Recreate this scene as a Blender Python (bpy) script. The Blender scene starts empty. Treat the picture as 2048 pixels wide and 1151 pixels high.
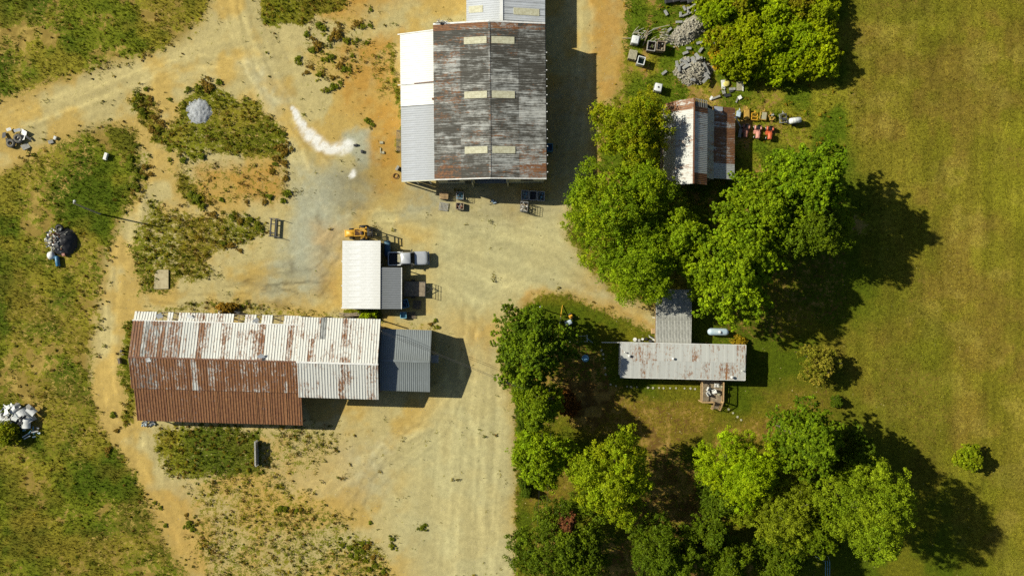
import bpy, bmesh, math, random
import numpy as np
from mathutils import Vector, Matrix

# ------------------------------------------------------------------ camera, sky, sun, exposure
scene = bpy.context.scene
COL = scene.collection
R = math.radians
CAM_H = 105.0          # drone height (m)
PPM = 14.0             # photo pixels per metre on the ground
cam_d = bpy.data.cameras.new('drone_camera'); cam = bpy.data.objects.new('drone_camera', cam_d); COL.objects.link(cam)
cam.location = (0, 0, CAM_H); cam.rotation_euler = (0, 0, 0)
cam_d.sensor_width = 36; cam_d.lens = 36 * CAM_H / (2048 / PPM); cam_d.clip_end = 6000; cam_d.clip_start = 1
scene.camera = cam
SUN_EL, SUN_AZ = 35.0, 287.5       # azimuth clockwise from +Y
world = bpy.data.worlds.new('World'); scene.world = world; world.use_nodes = True
wn = world.node_tree.nodes; wl = world.node_tree.links
sky = wn.new('ShaderNodeTexSky'); sky.sky_type = 'NISHITA'; sky.sun_disc = False
sky.sun_elevation = R(SUN_EL); sky.sun_rotation = R(SUN_AZ); sky.air_density = 1.0; sky.dust_density = 1.0
wn['Background'].inputs['Strength'].default_value = 0.05
wl.new(sky.outputs[0], wn['Background'].inputs['Color'])
sun_d = bpy.data.lights.new('sun', 'SUN'); sun_d.energy = 5.0; sun_d.angle = R(0.53); sun_d.color = (1.0, 0.95, 0.80)
sun = bpy.data.objects.new('sun', sun_d); COL.objects.link(sun)
_sv = Vector((math.sin(R(SUN_AZ)) * math.cos(R(SUN_EL)), math.cos(R(SUN_AZ)) * math.cos(R(SUN_EL)), math.sin(R(SUN_EL))))
sun.rotation_euler = _sv.to_track_quat('Z', 'Y').to_euler(); sun.location = _sv * 150
scene.view_settings.view_transform = 'Standard'; scene.view_settings.look = 'None'
scene.view_settings.exposure = 0.45; scene.view_settings.gamma = 1.0
scene.render.engine = 'CYCLES'; scene.cycles.max_bounces = 6; scene.cycles.diffuse_bounces = 3
scene.cycles.transparent_max_bounces = 4; scene.cycles.use_denoising = False

# ------------------------------------------------------------------ helpers
def P(px, py, h=0.0):
    k = 1 - h / CAM_H
    return Vector(((px - 1024) / PPM * k, (575.5 - py) / PPM * k, h))
def lin(v):
    v /= 255.0
    return v / 12.92 if v <= 0.04045 else ((v + 0.055) / 1.055) ** 2.4
def c(r, g, b, f=1.3):      # base colour of a surface that reads r,g,b in full sun
    return (lin(r) / f, lin(g) / f, lin(b) / f)
MATS = {}
def mat(name, col, rough=0.6, metal=0.0, col2=None, scale=3.0, bump=0.0, bscale=20.0, coat=0.0, alpha=1.0):
    if name in MATS: return MATS[name]
    m = bpy.data.materials.new(name); m.use_nodes = True
    n, l = m.node_tree.nodes, m.node_tree.links
    b = n['Principled BSDF']; b.inputs['Roughness'].default_value = rough; b.inputs['Metallic'].default_value = metal
    b.inputs['Coat Weight'].default_value = coat
    tc = n.new('ShaderNodeTexCoord')
    nz = n.new('ShaderNodeTexNoise'); nz.inputs['Scale'].default_value = scale; nz.inputs['Detail'].default_value = 6; nz.inputs['Roughness'].default_value = .65
    l.new(tc.outputs['Object'], nz.inputs['Vector'])
    if col2 is None: col2 = tuple(x * 0.72 for x in col)
    rp = n.new('ShaderNodeValToRGB'); rp.color_ramp.elements[0].position = .38; rp.color_ramp.elements[1].position = .62
    rp.color_ramp.elements[0].color = (*col2, 1); rp.color_ramp.elements[1].color = (*col, 1)
    l.new(nz.outputs['Fac'], rp.inputs['Fac']); l.new(rp.outputs['Color'], b.inputs['Base Color'])
    if bump:
        nb = n.new('ShaderNodeTexNoise'); nb.inputs['Scale'].default_value = bscale; nb.inputs['Detail'].default_value = 4
        l.new(tc.outputs['Object'], nb.inputs['Vector'])
        bp = n.new('ShaderNodeBump'); bp.inputs['Strength'].default_value = bump; bp.inputs['Distance'].default_value = .05
        l.new(nb.outputs['Fac'], bp.inputs['Height']); l.new(bp.outputs['Normal'], b.inputs['Normal'])
    if alpha < 1: b.inputs['Transmission Weight'].default_value = 1 - alpha
    MATS[name] = m; return m

class MB:
    def __init__(s): s.v = []; s.f = []
    def add(s, vs, fs):
        o = len(s.v); s.v += [tuple(q) for q in vs]; s.f += [tuple(i + o for i in q) for q in fs]; return s
    def box(s, cx, cy, cz, sx, sy, sz, rot=(0, 0, 0)):
        m = Matrix.Translation((cx, cy, cz)) @ Matrix.Rotation(rot[2], 4, 'Z') @ Matrix.Rotation(rot[1], 4, 'Y') @ Matrix.Rotation(rot[0], 4, 'X')
        vs = [m @ Vector((x * sx / 2, y * sy / 2, z * sz / 2)) for z in (-1, 1) for y in (-1, 1) for x in (-1, 1)]
        return s.add(vs, [(0, 2, 3, 1), (4, 5, 7, 6), (0, 1, 5, 4), (2, 6, 7, 3), (0, 4, 6, 2), (1, 3, 7, 5)])
    def tube(s, pts, rad, n=8, cap=True):
        pts = [Vector(p) for p in pts]
        if not hasattr(rad, '__len__'): rad = [rad] * len(pts)
        rings = []
        for i, p in enumerate(pts):
            d = (pts[min(i + 1, len(pts) - 1)] - pts[max(i - 1, 0)]).normalized()
            a = Vector((0, 0, 1)) if abs(d.z) < .9 else Vector((1, 0, 0))
            u = d.cross(a).normalized(); w = d.cross(u)
            rings.append([p + (u * math.cos(2 * math.pi * k / n) + w * math.sin(2 * math.pi * k / n)) * rad[i] for k in range(n)])
        return s.loft(rings, cap)
    def loft(s, rings, cap=True):
        n = len(rings[0]); o = len(s.v)
        for r in rings: s.v += [tuple(q) for q in r]
        for i in range(len(rings) - 1):
            for k in range(n):
                s.f.append((o + i * n + k, o + i * n + (k + 1) % n, o + (i + 1) * n + (k + 1) % n, o + (i + 1) * n + k))
        if cap:
            s.f.append(tuple(o + k for k in range(n - 1, -1, -1))); s.f.append(tuple(o + (len(rings) - 1) * n + k for k in range(n)))
        return s
    def torus(s, cen, R_, r, axis='Z', n=16, m=8):
        rings = []
        for i in range(n):
            a = 2 * math.pi * i / n
            ring = []
            for j in range(m):
                b = 2 * math.pi * j / m
                q = Vector(((R_ + r * math.cos(b)) * math.cos(a), (R_ + r * math.cos(b)) * math.sin(a), r * math.sin(b)))
                if axis == 'Y': q = Vector((q.x, q.z, q.y))
                if axis == 'X': q = Vector((q.z, q.x, q.y))
                ring.append(q + Vector(cen))
            rings.append(ring)
        rings.append(rings[0])
        return s.loft(rings, False)
    def prism(s, pts, z0, z1):
        return s.loft([[(x, y, z0) for x, y in pts], [(x, y, z1) for x, y in pts]])
    def build(s, name, m, parent=None, smooth=False, bevel=0, loc=None, rot=None):
        me = bpy.data.meshes.new(name); me.from_pydata(s.v, [], s.f)
        bm = bmesh.new(); bm.from_mesh(me); bmesh.ops.recalc_face_normals(bm, faces=bm.faces)
        if bevel: bmesh.ops.bevel(bm, geom=bm.edges[:], offset=bevel, segments=2, profile=.6, affect='EDGES')
        bm.to_mesh(me); bm.free()
        if smooth: me.polygons.foreach_set('use_smooth', [True] * len(me.polygons))
        me.materials.append(m)
        o = bpy.data.objects.new(name, me); COL.objects.link(o)
        if parent is not None: o.parent = parent
        if loc is not None: o.location = loc
        if rot is not None: o.rotation_euler = rot
        return o
def rrect(cx, cy, w, h, r, z, n=4):
    out = []
    for k, (sx, sy) in enumerate(((1, 1), (-1, 1), (-1, -1), (1, -1))):
        for i in range(n + 1):
            a = math.pi / 2 * (k + i / n)
            out.append((cx + sx * (w / 2 - r) + r * math.cos(a), cy + sy * (h / 2 - r) + r * math.sin(a), z))
    return out
def tag(o, label, cat, group=None, kind=None):
    o['label'] = label
    if cat: o['category'] = cat
    if group: o['group'] = group
    o['kind'] = kind or 'thing'
    return o
def thing(name, label, cat, loc, rz=0.0, group=None):
    o = bpy.data.objects.new(name, None); COL.objects.link(o); o.empty_display_size = .5
    o.location = loc; o.rotation_euler = (0, 0, rz)
    return tag(o, label, cat, group)
def dup(root, loc, rz=None, label=None, scale=None):
    def cp(o, par):
        q = o.copy(); COL.objects.link(q); q.parent = par
        for ch in o.children: cp(ch, q)
        return q
    r = cp(root, None); r.location = loc
    if rz is not None: r.rotation_euler = (0, 0, rz)
    if scale is not None: r.scale = scale
    if label: r['label'] = label
    return r
def big_mesh(name, V, F, mtl, cols=None, smooth=False):      # V (n,3), F (m,4 or 3), optional point colour attribute
    me = bpy.data.meshes.new(name); k = F.shape[1]
    me.vertices.add(len(V)); me.vertices.foreach_set('co', np.ascontiguousarray(V, dtype=np.float32).ravel())
    me.loops.add(F.size); me.loops.foreach_set('vertex_index', np.ascontiguousarray(F, dtype=np.int32).ravel())
    me.polygons.add(len(F)); me.polygons.foreach_set('loop_start', np.arange(0, F.size, k, dtype=np.int32))
    if smooth: me.polygons.foreach_set('use_smooth', np.ones(len(F), dtype=bool))
    me.update(calc_edges=True)
    for an, (typ, arr) in (cols or {}).items():
        a = me.attributes.new(an, typ, 'POINT')
        a.data.foreach_set('color' if typ == 'FLOAT_COLOR' else 'value', np.ascontiguousarray(arr, dtype=np.float32).ravel())
    me.materials.append(mtl)
    o = bpy.data.objects.new(name, me); COL.objects.link(o); return o

# ------------------------------------------------------------------ numpy noise and polygon masks
def vnoise(x, y, seed):
    xi = np.floor(x).astype(np.int64); yi = np.floor(y).astype(np.int64); fx = x - xi; fy = y - yi
    fx = fx * fx * (3 - 2 * fx); fy = fy * fy * (3 - 2 * fy)
    def h(a, b):
        n = (a * 374761393 + b * 668265263 + seed * 974634777) & 0x7fffffff
        n = ((n ^ (n >> 13)) * 1274126177) & 0x7fffffff
        return ((n ^ (n >> 16)) & 0xffff) / 65535.0
    return (h(xi, yi) * (1 - fx) + h(xi + 1, yi) * fx) * (1 - fy) + (h(xi, yi + 1) * (1 - fx) + h(xi + 1, yi + 1) * fx) * fy
def fbm(x, y, f, octv=4, seed=1, gain=.55):
    t = 0; a = 1; s = 0
    for i in range(octv):
        t = t + a * vnoise(x * f + 17.3 * i, y * f - 9.1 * i, seed + i * 31); s += a; a *= gain; f *= 2.03
    return t / s
def sdf(x, y, poly):
    d = np.full(x.shape, 1e9); inside = np.zeros(x.shape, bool); n = len(poly)
    for i in range(n):
        ax, ay = poly[i]; bx, by = poly[(i + 1) % n]; ex, ey = bx - ax, by - ay
        wx, wy = x - ax, y - ay
        t = np.clip((wx * ex + wy * ey) / (ex * ex + ey * ey + 1e-9), 0, 1)
        d = np.minimum(d, (wx - ex * t) ** 2 + (wy - ey * t) ** 2)
        cnd = ((ay <= y) & (by > y)) | ((by <= y) & (ay > y))
        if abs(ey) > 1e-9: inside ^= cnd & (x < ax + (y - ay) / ey * ex)
    d = np.sqrt(d); return np.where(inside, -d, d)
def sstep(a, b, x):
    t = np.clip((x - a) / (b - a), 0, 1); return t * t * (3 - 2 * t)

# ------------------------------------------------------------------ ground
def axis_lines(half, step, far):
    a = list(np.arange(-half, half + step / 2, step)); d = step; p = a[-1]; ext = []
    while p < far:
        d *= 1.22; p += d; ext.append(p)
    return np.array([-q for q in ext[::-1]] + a + ext)
GX = axis_lines(82, .25, 2600); GY = axis_lines(50, .25, 2600)
XX, YY = np.meshgrid(GX, GY)
PX = XX * PPM + 1024; PY = 575.5 - YY * PPM
w1 = fbm(XX, YY, .12, 4, 3) - .5; w2 = fbm(XX, YY, .12, 4, 77) - .5
w3 = fbm(XX, YY, .9, 3, 5) - .5; w4 = fbm(XX, YY, .9, 3, 15) - .5
WX = PX + 46 * w1 + 22 * w3; WY = PY + 46 * w2 + 22 * w4
SX = PX + 8 * w1 + 10 * w3; SY = PY + 8 * w2 + 10 * w4          # slight warp for tidy edges
def pm(poly, soft=10, tidy=False):
    d = sdf(SX if tidy else WX, SY if tidy else WY, poly); return sstep(soft, -soft, d)
N_lo = fbm(XX, YY, .05, 4, 11); N_md = fbm(XX, YY, .22, 4, 12); N_hi = fbm(XX, YY, .9, 3, 13); N_pp = fbm(XX, YY, 2.6, 2, 14)
def mixc(A, B, t): return A * (1 - t[..., None]) + B * t[..., None]
def col(*a): return np.array(c(*a))[None, None, :] * np.ones(XX.shape + (1,))
yard = pm([(-900, 232), (0, 200), (75, 178), (150, 150), (235, 125), (300, 106), (365, 78), (405, 40), (425, -20), (425, -900), (1245, -900), (1250, 60), (1240, 170),
           (1195, 240), (1195, 330), (1150, 400), (1135, 480), (1180, 540), (1230, 590), (1310, 615), (1320, 668), (1300, 660), (1240, 636), (1180, 608), (1130, 588), (1085, 584),
           (1052, 604), (1036, 640), (1000, 700), (1015, 770), (1028, 830), (1026, 920), (1030, 1010), (1034, 1151), (1034, 1900), (560, 1900), (400, 1180), (330, 1080), (285, 980), (235, 905), (195, 850),
           (183, 780), (186, 680), (198, 600), (214, 520), (240, 450), (262, 400), (275, 330), (272, 262), (215, 246), (160, 262), (130, 276), (90, 290), (50, 318), (0, 345), (-900, 600)], 20, True)
field = pm([(1690, -3000), (1692, 180), (1700, 300), (1760, 420), (1770, 600), (1680, 700), (1700, 800), (1760, 900), (1900, 1000), (1960, 1160), (1980, 3000), (9000, 3000), (9000, -3000)], 60)
home = pm([(1036, 640), (1052, 604), (1085, 586), (1130, 590), (1180, 610), (1240, 636), (1310, 660), (1400, 560), (1700, 470), (1950, 500), (1950, 800), (2000, 900), (2100, 1000), (2200, 1160),
           (2200, 2600), (1040, 2600), (1034, 1150), (1028, 1000), (1028, 830), (1010, 740)], 6, True)
neyard = pm([(1250, -600), (1700, -600), (1700, 480), (1200, 480), (1195, 330), (1200, 230), (1250, 160)], 16)
# vegetation density
veg = .95 - .55 * sstep(.54, .70, N_md * .7 + N_hi * .3)
veg = veg - .30 * sstep(.50, .66, fbm(XX, YY, .09, 3, 41))
veg = veg * (1 - neyard) + neyard * (.90 - .50 * sstep(.46, .64, N_md * .5 + N_hi * .5) + .25 * sstep(1480, 1600, PX))
lawn_bare = np.maximum.reduce([pm([(1100, 790), (1190, 770), (1330, 800), (1420, 830), (1410, 880), (1300, 900), (1180, 870)], 26),
                               pm([(1420, 850), (1560, 830), (1600, 880), (1520, 900), (1430, 930)], 22), pm([(1130, 900), (1160, 990), (1100, 1060), (1040, 1010)], 18) * .8,
                               pm([(1500, 780), (1660, 760), (1700, 830), (1580, 850)], 26) * .6])
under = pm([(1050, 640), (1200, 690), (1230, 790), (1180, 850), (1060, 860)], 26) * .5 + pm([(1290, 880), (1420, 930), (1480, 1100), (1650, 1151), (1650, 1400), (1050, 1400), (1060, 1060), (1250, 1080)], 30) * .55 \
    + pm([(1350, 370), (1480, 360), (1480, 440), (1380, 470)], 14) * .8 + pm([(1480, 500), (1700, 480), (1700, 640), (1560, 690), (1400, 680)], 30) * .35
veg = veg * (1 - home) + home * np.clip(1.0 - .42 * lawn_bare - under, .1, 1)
veg = veg * (1 - field) + field * (.95 - .25 * sstep(.5, .68, N_md))
yv = np.zeros(XX.shape)
for poly, den, soft in (
    ([(262, 192), (300, 172), (318, 205), (345, 250), (358, 200), (395, 162), (445, 165), (472, 186), (520, 188), (552, 240), (578, 300), (572, 330), (520, 322), (455, 312), (400, 300), (372, 322), (345, 300), (300, 262)], .74, 12),
    ([(330, 320), (400, 310), (520, 330), (575, 330), (575, 410), (480, 415), (360, 420), (335, 380)], .36, 16),
    ([(335, 345), (365, 345), (412, 395), (400, 420), (372, 412), (340, 380)], .72, 8),
    ([(300, 375), (335, 425), (420, 432), (480, 422), (542, 446), (530, 472), (470, 502), (420, 520), (450, 550), (360, 560), (330, 590), (265, 590), (262, 500), (290, 420)], .66, 14),
    ([(512, -90), (705, -90), (690, 12), (640, 32), (600, 46), (550, 44), (520, 36)], .88, 8),
    ([(600, 30), (740, 20), (760, 120), (680, 190), (590, 130)], .34, 20),
    ([(740, 110), (805, 70), (805, 180), (760, 200)], .40, 14),
    ([(310, 852), (520, 858), (524, 950), (420, 972), (340, 950), (300, 900)], .84, 22),
    ([(370, 960), (560, 940), (700, 1040), (770, 1151), (780, 1400), (420, 1400), (365, 1060)], .47, 34),
    ([(700, 1060), (770, 1080), (780, 1151), (690, 1160)], .5, 18),
    ([(520, 850), (690, 850), (690, 900), (600, 960), (520, 950)], .42, 20),
    ([(240, 640), (268, 640), (272, 850), (250, 860)], .74, 8),
    ([(788, 80), (806, 80), (808, 300), (794, 300)], .62, 8),
    ([(684, 616), (762, 616), (762, 644), (684, 644)], .95, 4),
    ([(400, 600), (500, 596), (690, 620), (690, 648), (300, 634), (280, 618)], .46, 12),
    ([(1030, 960), (1062, 960), (1064, 1400), (1030, 1400)], .62, 8),
    ([(270, 250), (300, 300), (290, 420), (262, 420), (255, 330)], .40, 10),
    ([(185, 740), (215, 850), (245, 920), (300, 1000), (280, 1000), (200, 900)], .30, 10),
    ([(815, 640), (870, 640), (880, 665), (815, 660)], .4, 8)):
    yv = np.maximum(yv, den * pm(poly, soft))
yv = np.maximum(yv, .16 * sstep(.5, .7, N_md) * (PX < 1000))
veg = veg * (1 - yard) + yard * yv
# bare-soil colour
tan, pale, grey, orange = col(195, 167, 95), col(193, 186, 137), col(180, 175, 139), col(186, 143, 66)
soil = mixc(tan, pale, sstep(.42, .62, N_md) * .6)
soil = mixc(soil, pale, pm([(880, 640), (1010, 700), (1030, 1151), (1030, 1500), (840, 1500), (800, 1000), (860, 800)], 40) * .75)
soil = mixc(soil, pale, pm([(760, 420), (1130, 420), (1190, 540), (1040, 620), (860, 650), (860, 460)], 40) * .85)
gm = np.maximum.reduce([pm([(585, 330), (700, 330), (770, 380), (700, 440), (670, 540), (620, 600), (520, 590), (560, 480), (590, 420)], 26), pm([(690, 265), (745, 255), (760, 320), (720, 360)], 10),
                        pm([(470, 120), (540, 130), (580, 200), (540, 220)], 22) * .7, pm([(820, 360), (900, 372), (900, 420), (810, 440)], 20), pm([(690, 900), (800, 880), (780, 1000), (700, 1000)], 34) * .65,
                        pm([(860, 380), (1150, 380), (1150, 440), (900, 440)], 30) * .5, pm([(1100, 200), (1185, 120), (1185, 400), (1100, 400)], 20) * .7, pm([(1080, 560), (1230, 560), (1300, 630), (1200, 610)], 20) * .5])
soil = mixc(soil, grey, gm * (.55 + .45 * sstep(.35, .6, N_hi)))
bluish = col(176, 178, 154)
soil = mixc(soil, bluish, np.maximum(pm([(590, 390), (690, 350), (660, 470), (640, 560), (580, 540)], 24), pm([(688, 268), (742, 258), (756, 310), (720, 330)], 8)) * .7)
om = np.maximum.reduce([pm([(650, 40), (930, -20), (930, -600), (700, -600), (600, -20)], 30), pm([(680, 100), (804, 60), (806, 380), (760, 380), (740, 250), (680, 220)], 18) * .95,
                        pm([(380, 330), (560, 330), (570, 400), (400, 410)], 22) * .9, pm([(1160, -600), (1245, -600), (1250, 160), (1195, 240), (1180, 120)], 16) * .8,
                        pm([(520, 860), (700, 880), (720, 1000), (560, 1151), (380, 1100), (400, 960)], 50) * .30, pm([(1060, 570), (1180, 600), (1310, 650), (1300, 660), (1180, 612), (1085, 588), (1040, 640), (1025, 640)], 10) * .75,
                        pm([(880, 640), (980, 640), (990, 720), (900, 760)], 36) * .35, pm([(620, 440), (690, 440), (690, 600), (640, 560)], 20) * .5, pm([(280, 950), (420, 1000), (460, 1151), (360, 1151)], 24) * .35])
soil = mixc(soil, orange, om * (.45 + .55 * sstep(.36, .6, N_hi * .5 + N_md * .5)))
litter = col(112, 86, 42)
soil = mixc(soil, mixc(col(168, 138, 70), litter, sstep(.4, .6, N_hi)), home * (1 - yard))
soil = mixc(soil, mixc(col(186, 152, 78), col(150, 118, 58), sstep(.4, .62, N_hi)), neyard * (1 - yard) * .9)
soil = mixc(soil, mixc(col(140, 120, 50), col(128, 108, 44), N_hi), field)
lf = (1 - yard) * (1 - home) * (1 - field) * (1 - neyard)
soil = mixc(soil, mixc(col(186, 160, 84), col(150, 128, 62), sstep(.4, .6, N_hi)), lf)
# worn wheel tracks: streaks along the travel direction
def streak(dx, dy, fa, fc, seed):
    n = math.hypot(dx, dy); dx /= n; dy /= n
    return fbm(XX * dx * fa + YY * dy * fa, (-XX * dy + YY * dx) * fc, 1.0, 4, seed)
def track(m, s, amt):
    global soil
    t = (sstep(.38, .72, s) - .45) * amt * m
    soil = soil * (1 + t * (.4 + 1.2 * N_md))[..., None]
track(pm([(860, 640), (1020, 700), (1030, 1500), (800, 1500), (830, 900)], 40), streak(.06, 1, .05, 1.2, 21), .16)
track(pm([(-600, 300), (0, 200), (400, 60), (560, 60), (540, 160), (300, 180), (100, 280), (-600, 600)], 30), streak(1, .36, .06, 1.1, 22), .16)
track(pm([(190, 600), (290, 260), (330, 300), (260, 600), (250, 760), (330, 900), (420, 1151), (330, 1100), (190, 820)], 20), streak(.0, 1, .08, 1.3, 23), .18)
track(pm([(450, -60), (540, -60), (640, 330), (560, 330)], 30), streak(-.35, 1, .06, 1.2, 24), .16)
track(pm([(440, 560), (690, 480), (690, 610), (460, 610)], 24), streak(1, .15, .06, 1.2, 25), .2)
track(pm([(700, 420), (1180, 420), (1180, 600), (880, 640)], 40), streak(1, -.3, .08, .9, 26), .16)
for (x0, y0, x1, y1, wd, dk) in ((530, 568, 640, 560, 2.2, .45), (555, 572, 600, 584, 2.2, .4), (640, 590, 662, 560, 1.8, .3), (860, 640, 990, 1151, 5, -.10), (900, 640, 1012, 1151, 5, -.12), (450, -20, 520, 230, 4, -.16), (470, -20, 545, 230, 4, -.14),
                                 (0, 260, 300, 130, 5, -.1), (0, 240, 300, 112, 4, -.1), (208, 640, 232, 780, 6, -.1), (560, 1000, 830, 860, 4, -.12), (590, 1000, 860, 850, 4, -.1), (700, 640, 760, 700, 0.1, 0)):
    ex, ey = x1 - x0, y1 - y0
    t = np.clip(((SX - x0) * ex + (SY - y0) * ey) / (ex * ex + ey * ey), 0, 1)
    dd = np.hypot(SX - x0 - ex * t, SY - y0 - ey * t)
    soil = soil * (1 - dk * np.exp(-(dd / wd) ** 2))[..., None]
def polytrack(pts, wd, dk, gap=11):
    global soil
    p = []
    for i in range(len(pts) - 1):
        a_ = pts[max(i - 1, 0)]; b_ = pts[i]; c_ = pts[i + 1]; d_ = pts[min(i + 2, len(pts) - 1)]
        for t in np.linspace(0, 1, 7)[:-1]:
            p.append(tuple(.5 * (2 * b_[j] + (c_[j] - a_[j]) * t + (2 * a_[j] - 5 * b_[j] + 4 * c_[j] - d_[j]) * t * t + (3 * b_[j] - a_[j] - 3 * c_[j] + d_[j]) * t ** 3) for j in (0, 1)))
    p.append(pts[-1]); p = np.array(p, float); tn = np.gradient(p, axis=0); nn = np.stack([-tn[:, 1], tn[:, 0]], 1) / (np.linalg.norm(tn, axis=1)[:, None] + 1e-6)
    x0, x1, y0, y1 = p[:, 0].min() - 30, p[:, 0].max() + 30, p[:, 1].min() - 30, p[:, 1].max() + 30
    ss = np.where((PX > x0) & (PX < x1) & (PY > y0) & (PY < y1)); sx, sy = SX[ss], SY[ss]
    for sg in (-1, 1):
        q = p + nn * sg * gap; dd = np.full(sx.shape, 1e9)
        for i in range(len(q) - 1):
            ex, ey = q[i + 1] - q[i]; t = np.clip(((sx - q[i, 0]) * ex + (sy - q[i, 1]) * ey) / (ex * ex + ey * ey + 1e-9), 0, 1); dd = np.minimum(dd, np.hypot(sx - q[i, 0] - ex * t, sy - q[i, 1] - ey * t))
        soil[ss] *= (1 - 1.6 * dk * np.exp(-(dd / wd) ** 2) * (.3 + 1.2 * N_hi[ss]) * yard[ss])[:, None]
for pts, wd, dk in (([(-30, 262), (120, 215), (260, 160), (400, 120), (520, 150), (600, 240)], 3.2, -.10), ([(440, -20), (470, 60), (520, 170), (600, 320), (640, 430)], 3, -.12), ([(480, -20), (500, 80), (560, 200), (650, 330)], 3, .10), ([(300, 140), (290, 240), (300, 330), (260, 440), (230, 560), (215, 680), (225, 800), (300, 940), (380, 1100)], 4, -.09),
                    ([(560, 1050), (680, 960), (800, 880), (900, 760), (950, 650)], 3, -.10), ([(620, 1100), (760, 960), (880, 860), (930, 720), (940, 620)], 2.6, .09), ([(900, 1160), (910, 1000), (930, 850), (940, 700), (960, 600), (1060, 540)], 4, -.09), ([(960, 1160), (965, 1000), (975, 850), (970, 720), (930, 620), (880, 560)], 4, .07), ([(870, 520), (960, 480), (1080, 480), (1180, 560), (1290, 640)], 4, .07),
                    ([(450, 585), (540, 560), (640, 540), (680, 470)], 2.5, .14), ([(470, 560), (560, 530), (640, 490), (700, 440), (800, 430)], 2.5, -.10), ([(740, 440), (860, 430), (980, 440), (1100, 430)], 3.5, .08), ([(700, 1151), (720, 1000), (780, 900), (860, 850)], 2.5, .10), ([(1140, 420), (1150, 300), (1170, 150), (1170, -20)], 4, -.12), ([(300, 590), (420, 600), (560, 590)], 2.5, .12)):
    polytrack(pts, wd, dk)
soil = soil * (1 + .22 * (N_pp - .5) + .16 * (N_hi - .5))[..., None]
# dark oil stains and wider soft dark patches, pale spill of lime
for (x, y, rx, ry, a) in ((565, 606, 17, 9, .6), (590, 528, 10, 20, .45), (500, 562, 14, 7, .4), (540, 566, 40, 7, .3), (718, 360, 44, 26, .34), (712, 410, 30, 12, .4), (634, 430, 5, 12, .5), (646, 490, 5, 8, .5), (700, 385, 60, 30, .2),
                          (850, 390, 80, 30, .15), (1010, 412, 70, 22, .18), (655, 556, 10, 20, .25), (1125, 260, 40, 90, .30), (745, 330, 30, 30, .2)):
    q = ((WX - x) / rx) ** 2 + ((WY - y) / ry) ** 2
    soil = mixc(soil, col(96, 80, 48), np.exp(-q * .9) * a * (.5 + N_hi))
sp = np.full(XX.shape, 1e9)
path = [(586, 212, 4), (598, 240, 8), (616, 266, 12), (638, 288, 14), (662, 300, 11), (684, 296, 13), (697, 290, 13)]
for (x0, y0, a), (x1, y1, b) in zip(path[:-1], path[1:]):
    ex, ey = x1 - x0, y1 - y0
    t = np.clip(((SX - x0) * ex + (SY - y0) * ey) / (ex * ex + ey * ey), 0, 1)
    sp = np.minimum(sp, np.hypot(SX - x0 - ex * t, SY - y0 - ey * t) / (a + (b - a) * t))
sp = np.minimum(sp, np.hypot(SX - 706, SY - 348) / 8); sp2 = np.minimum(sp, np.hypot(SX - 604, SY - 256) / 20)
fth = fbm(XX * .8 + YY * .8, (XX - YY) * 2.6, .8, 4, 95)
soil = mixc(soil, col(246, 246, 240, 1.25), np.clip(sstep(1.5, .15, sp) * sstep(.05, .58, fth * .75 + N_pp * .25) * 1.05 + .35 * sstep(1.1, .2, sp2) * sstep(.35, .7, fth), 0, .86))
veg = veg * sstep(.8, 2.2, sp)
# vegetation colour
dkg, mdg, ylw, brn = col(84, 101, 16), col(118, 126, 28), col(164, 148, 50), col(114, 96, 34)
vegc = mixc(dkg, mdg, sstep(.35, .62, N_md)); vegc = mixc(vegc, ylw, sstep(.48, .66, fbm(XX, YY, .16, 4, 51)) * .6)
vegc = mixc(vegc, brn, sstep(.50, .66, fbm(XX, YY, .13, 4, 52)) * .38)
strp = vnoise(XX * .42 + 2.2 * (N_lo - .5), XX * 0 + YY * .012, 61) * .55 + vnoise(XX * 1.5 + 1.5 * N_lo, YY * .03, 62) * .45
fcol = mixc(col(124, 120, 30), col(152, 138, 48), sstep(.2, .8, strp) * .45); fcol = mixc(fcol, col(136, 114, 46), sstep(.42, .64, N_md) * .6); fcol = mixc(fcol, col(158, 142, 60), sstep(.54, .68, fbm(XX, YY, .30, 4, 67)) * .5)
fcol = mixc(fcol, col(112, 116, 26), sstep(.48, .64, fbm(XX, YY, .07, 3, 63)) * .55)
fcol = mixc(fcol, col(142, 140, 34), pm([(1950, 260), (2100, 220), (2300, 400), (2200, 600), (1980, 420)], 50) * .6)
fcol = fcol * (1 + .55 * (streak(.02, 1, .12, 1.4, 64) - .5) + .50 * (fbm(XX, YY, .35, 3, 66) - .5))[..., None]
lcol = mixc(col(86, 100, 14), col(118, 114, 26), sstep(.4, .62, N_md) * .8); lcol = mixc(lcol, col(136, 116, 38), np.clip(lawn_bare * .8, 0, 1))
vegc = mixc(vegc, lcol, home)
vegc = mixc(vegc, fcol, field)
ncol = mixc(col(94, 114, 18), col(142, 138, 38), sstep(.42, .6, N_md)); vegc = mixc(vegc, ncol, neyard * .9)
vegc = mixc(vegc, col(140, 128, 36), yard * .3)
vegc = mixc(vegc, col(78, 96, 24), pm([(360, 850), (520, 858), (520, 945), (430, 965), (370, 930)], 12) * .7)
far = np.clip((np.maximum(np.abs(XX) / 90, np.abs(YY) / 60) - 1) * 2, 0, 1); veg = veg * (1 - far) + .85 * far * (1 - .8 * yard) ; veg = np.clip(veg, 0, 1)
zz = .10 * (N_lo - .5) + .05 * (N_hi - .5) * (1 - .7 * yard)
zz = np.where(far > 0, zz * (1 - far), zz) - .03

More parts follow.
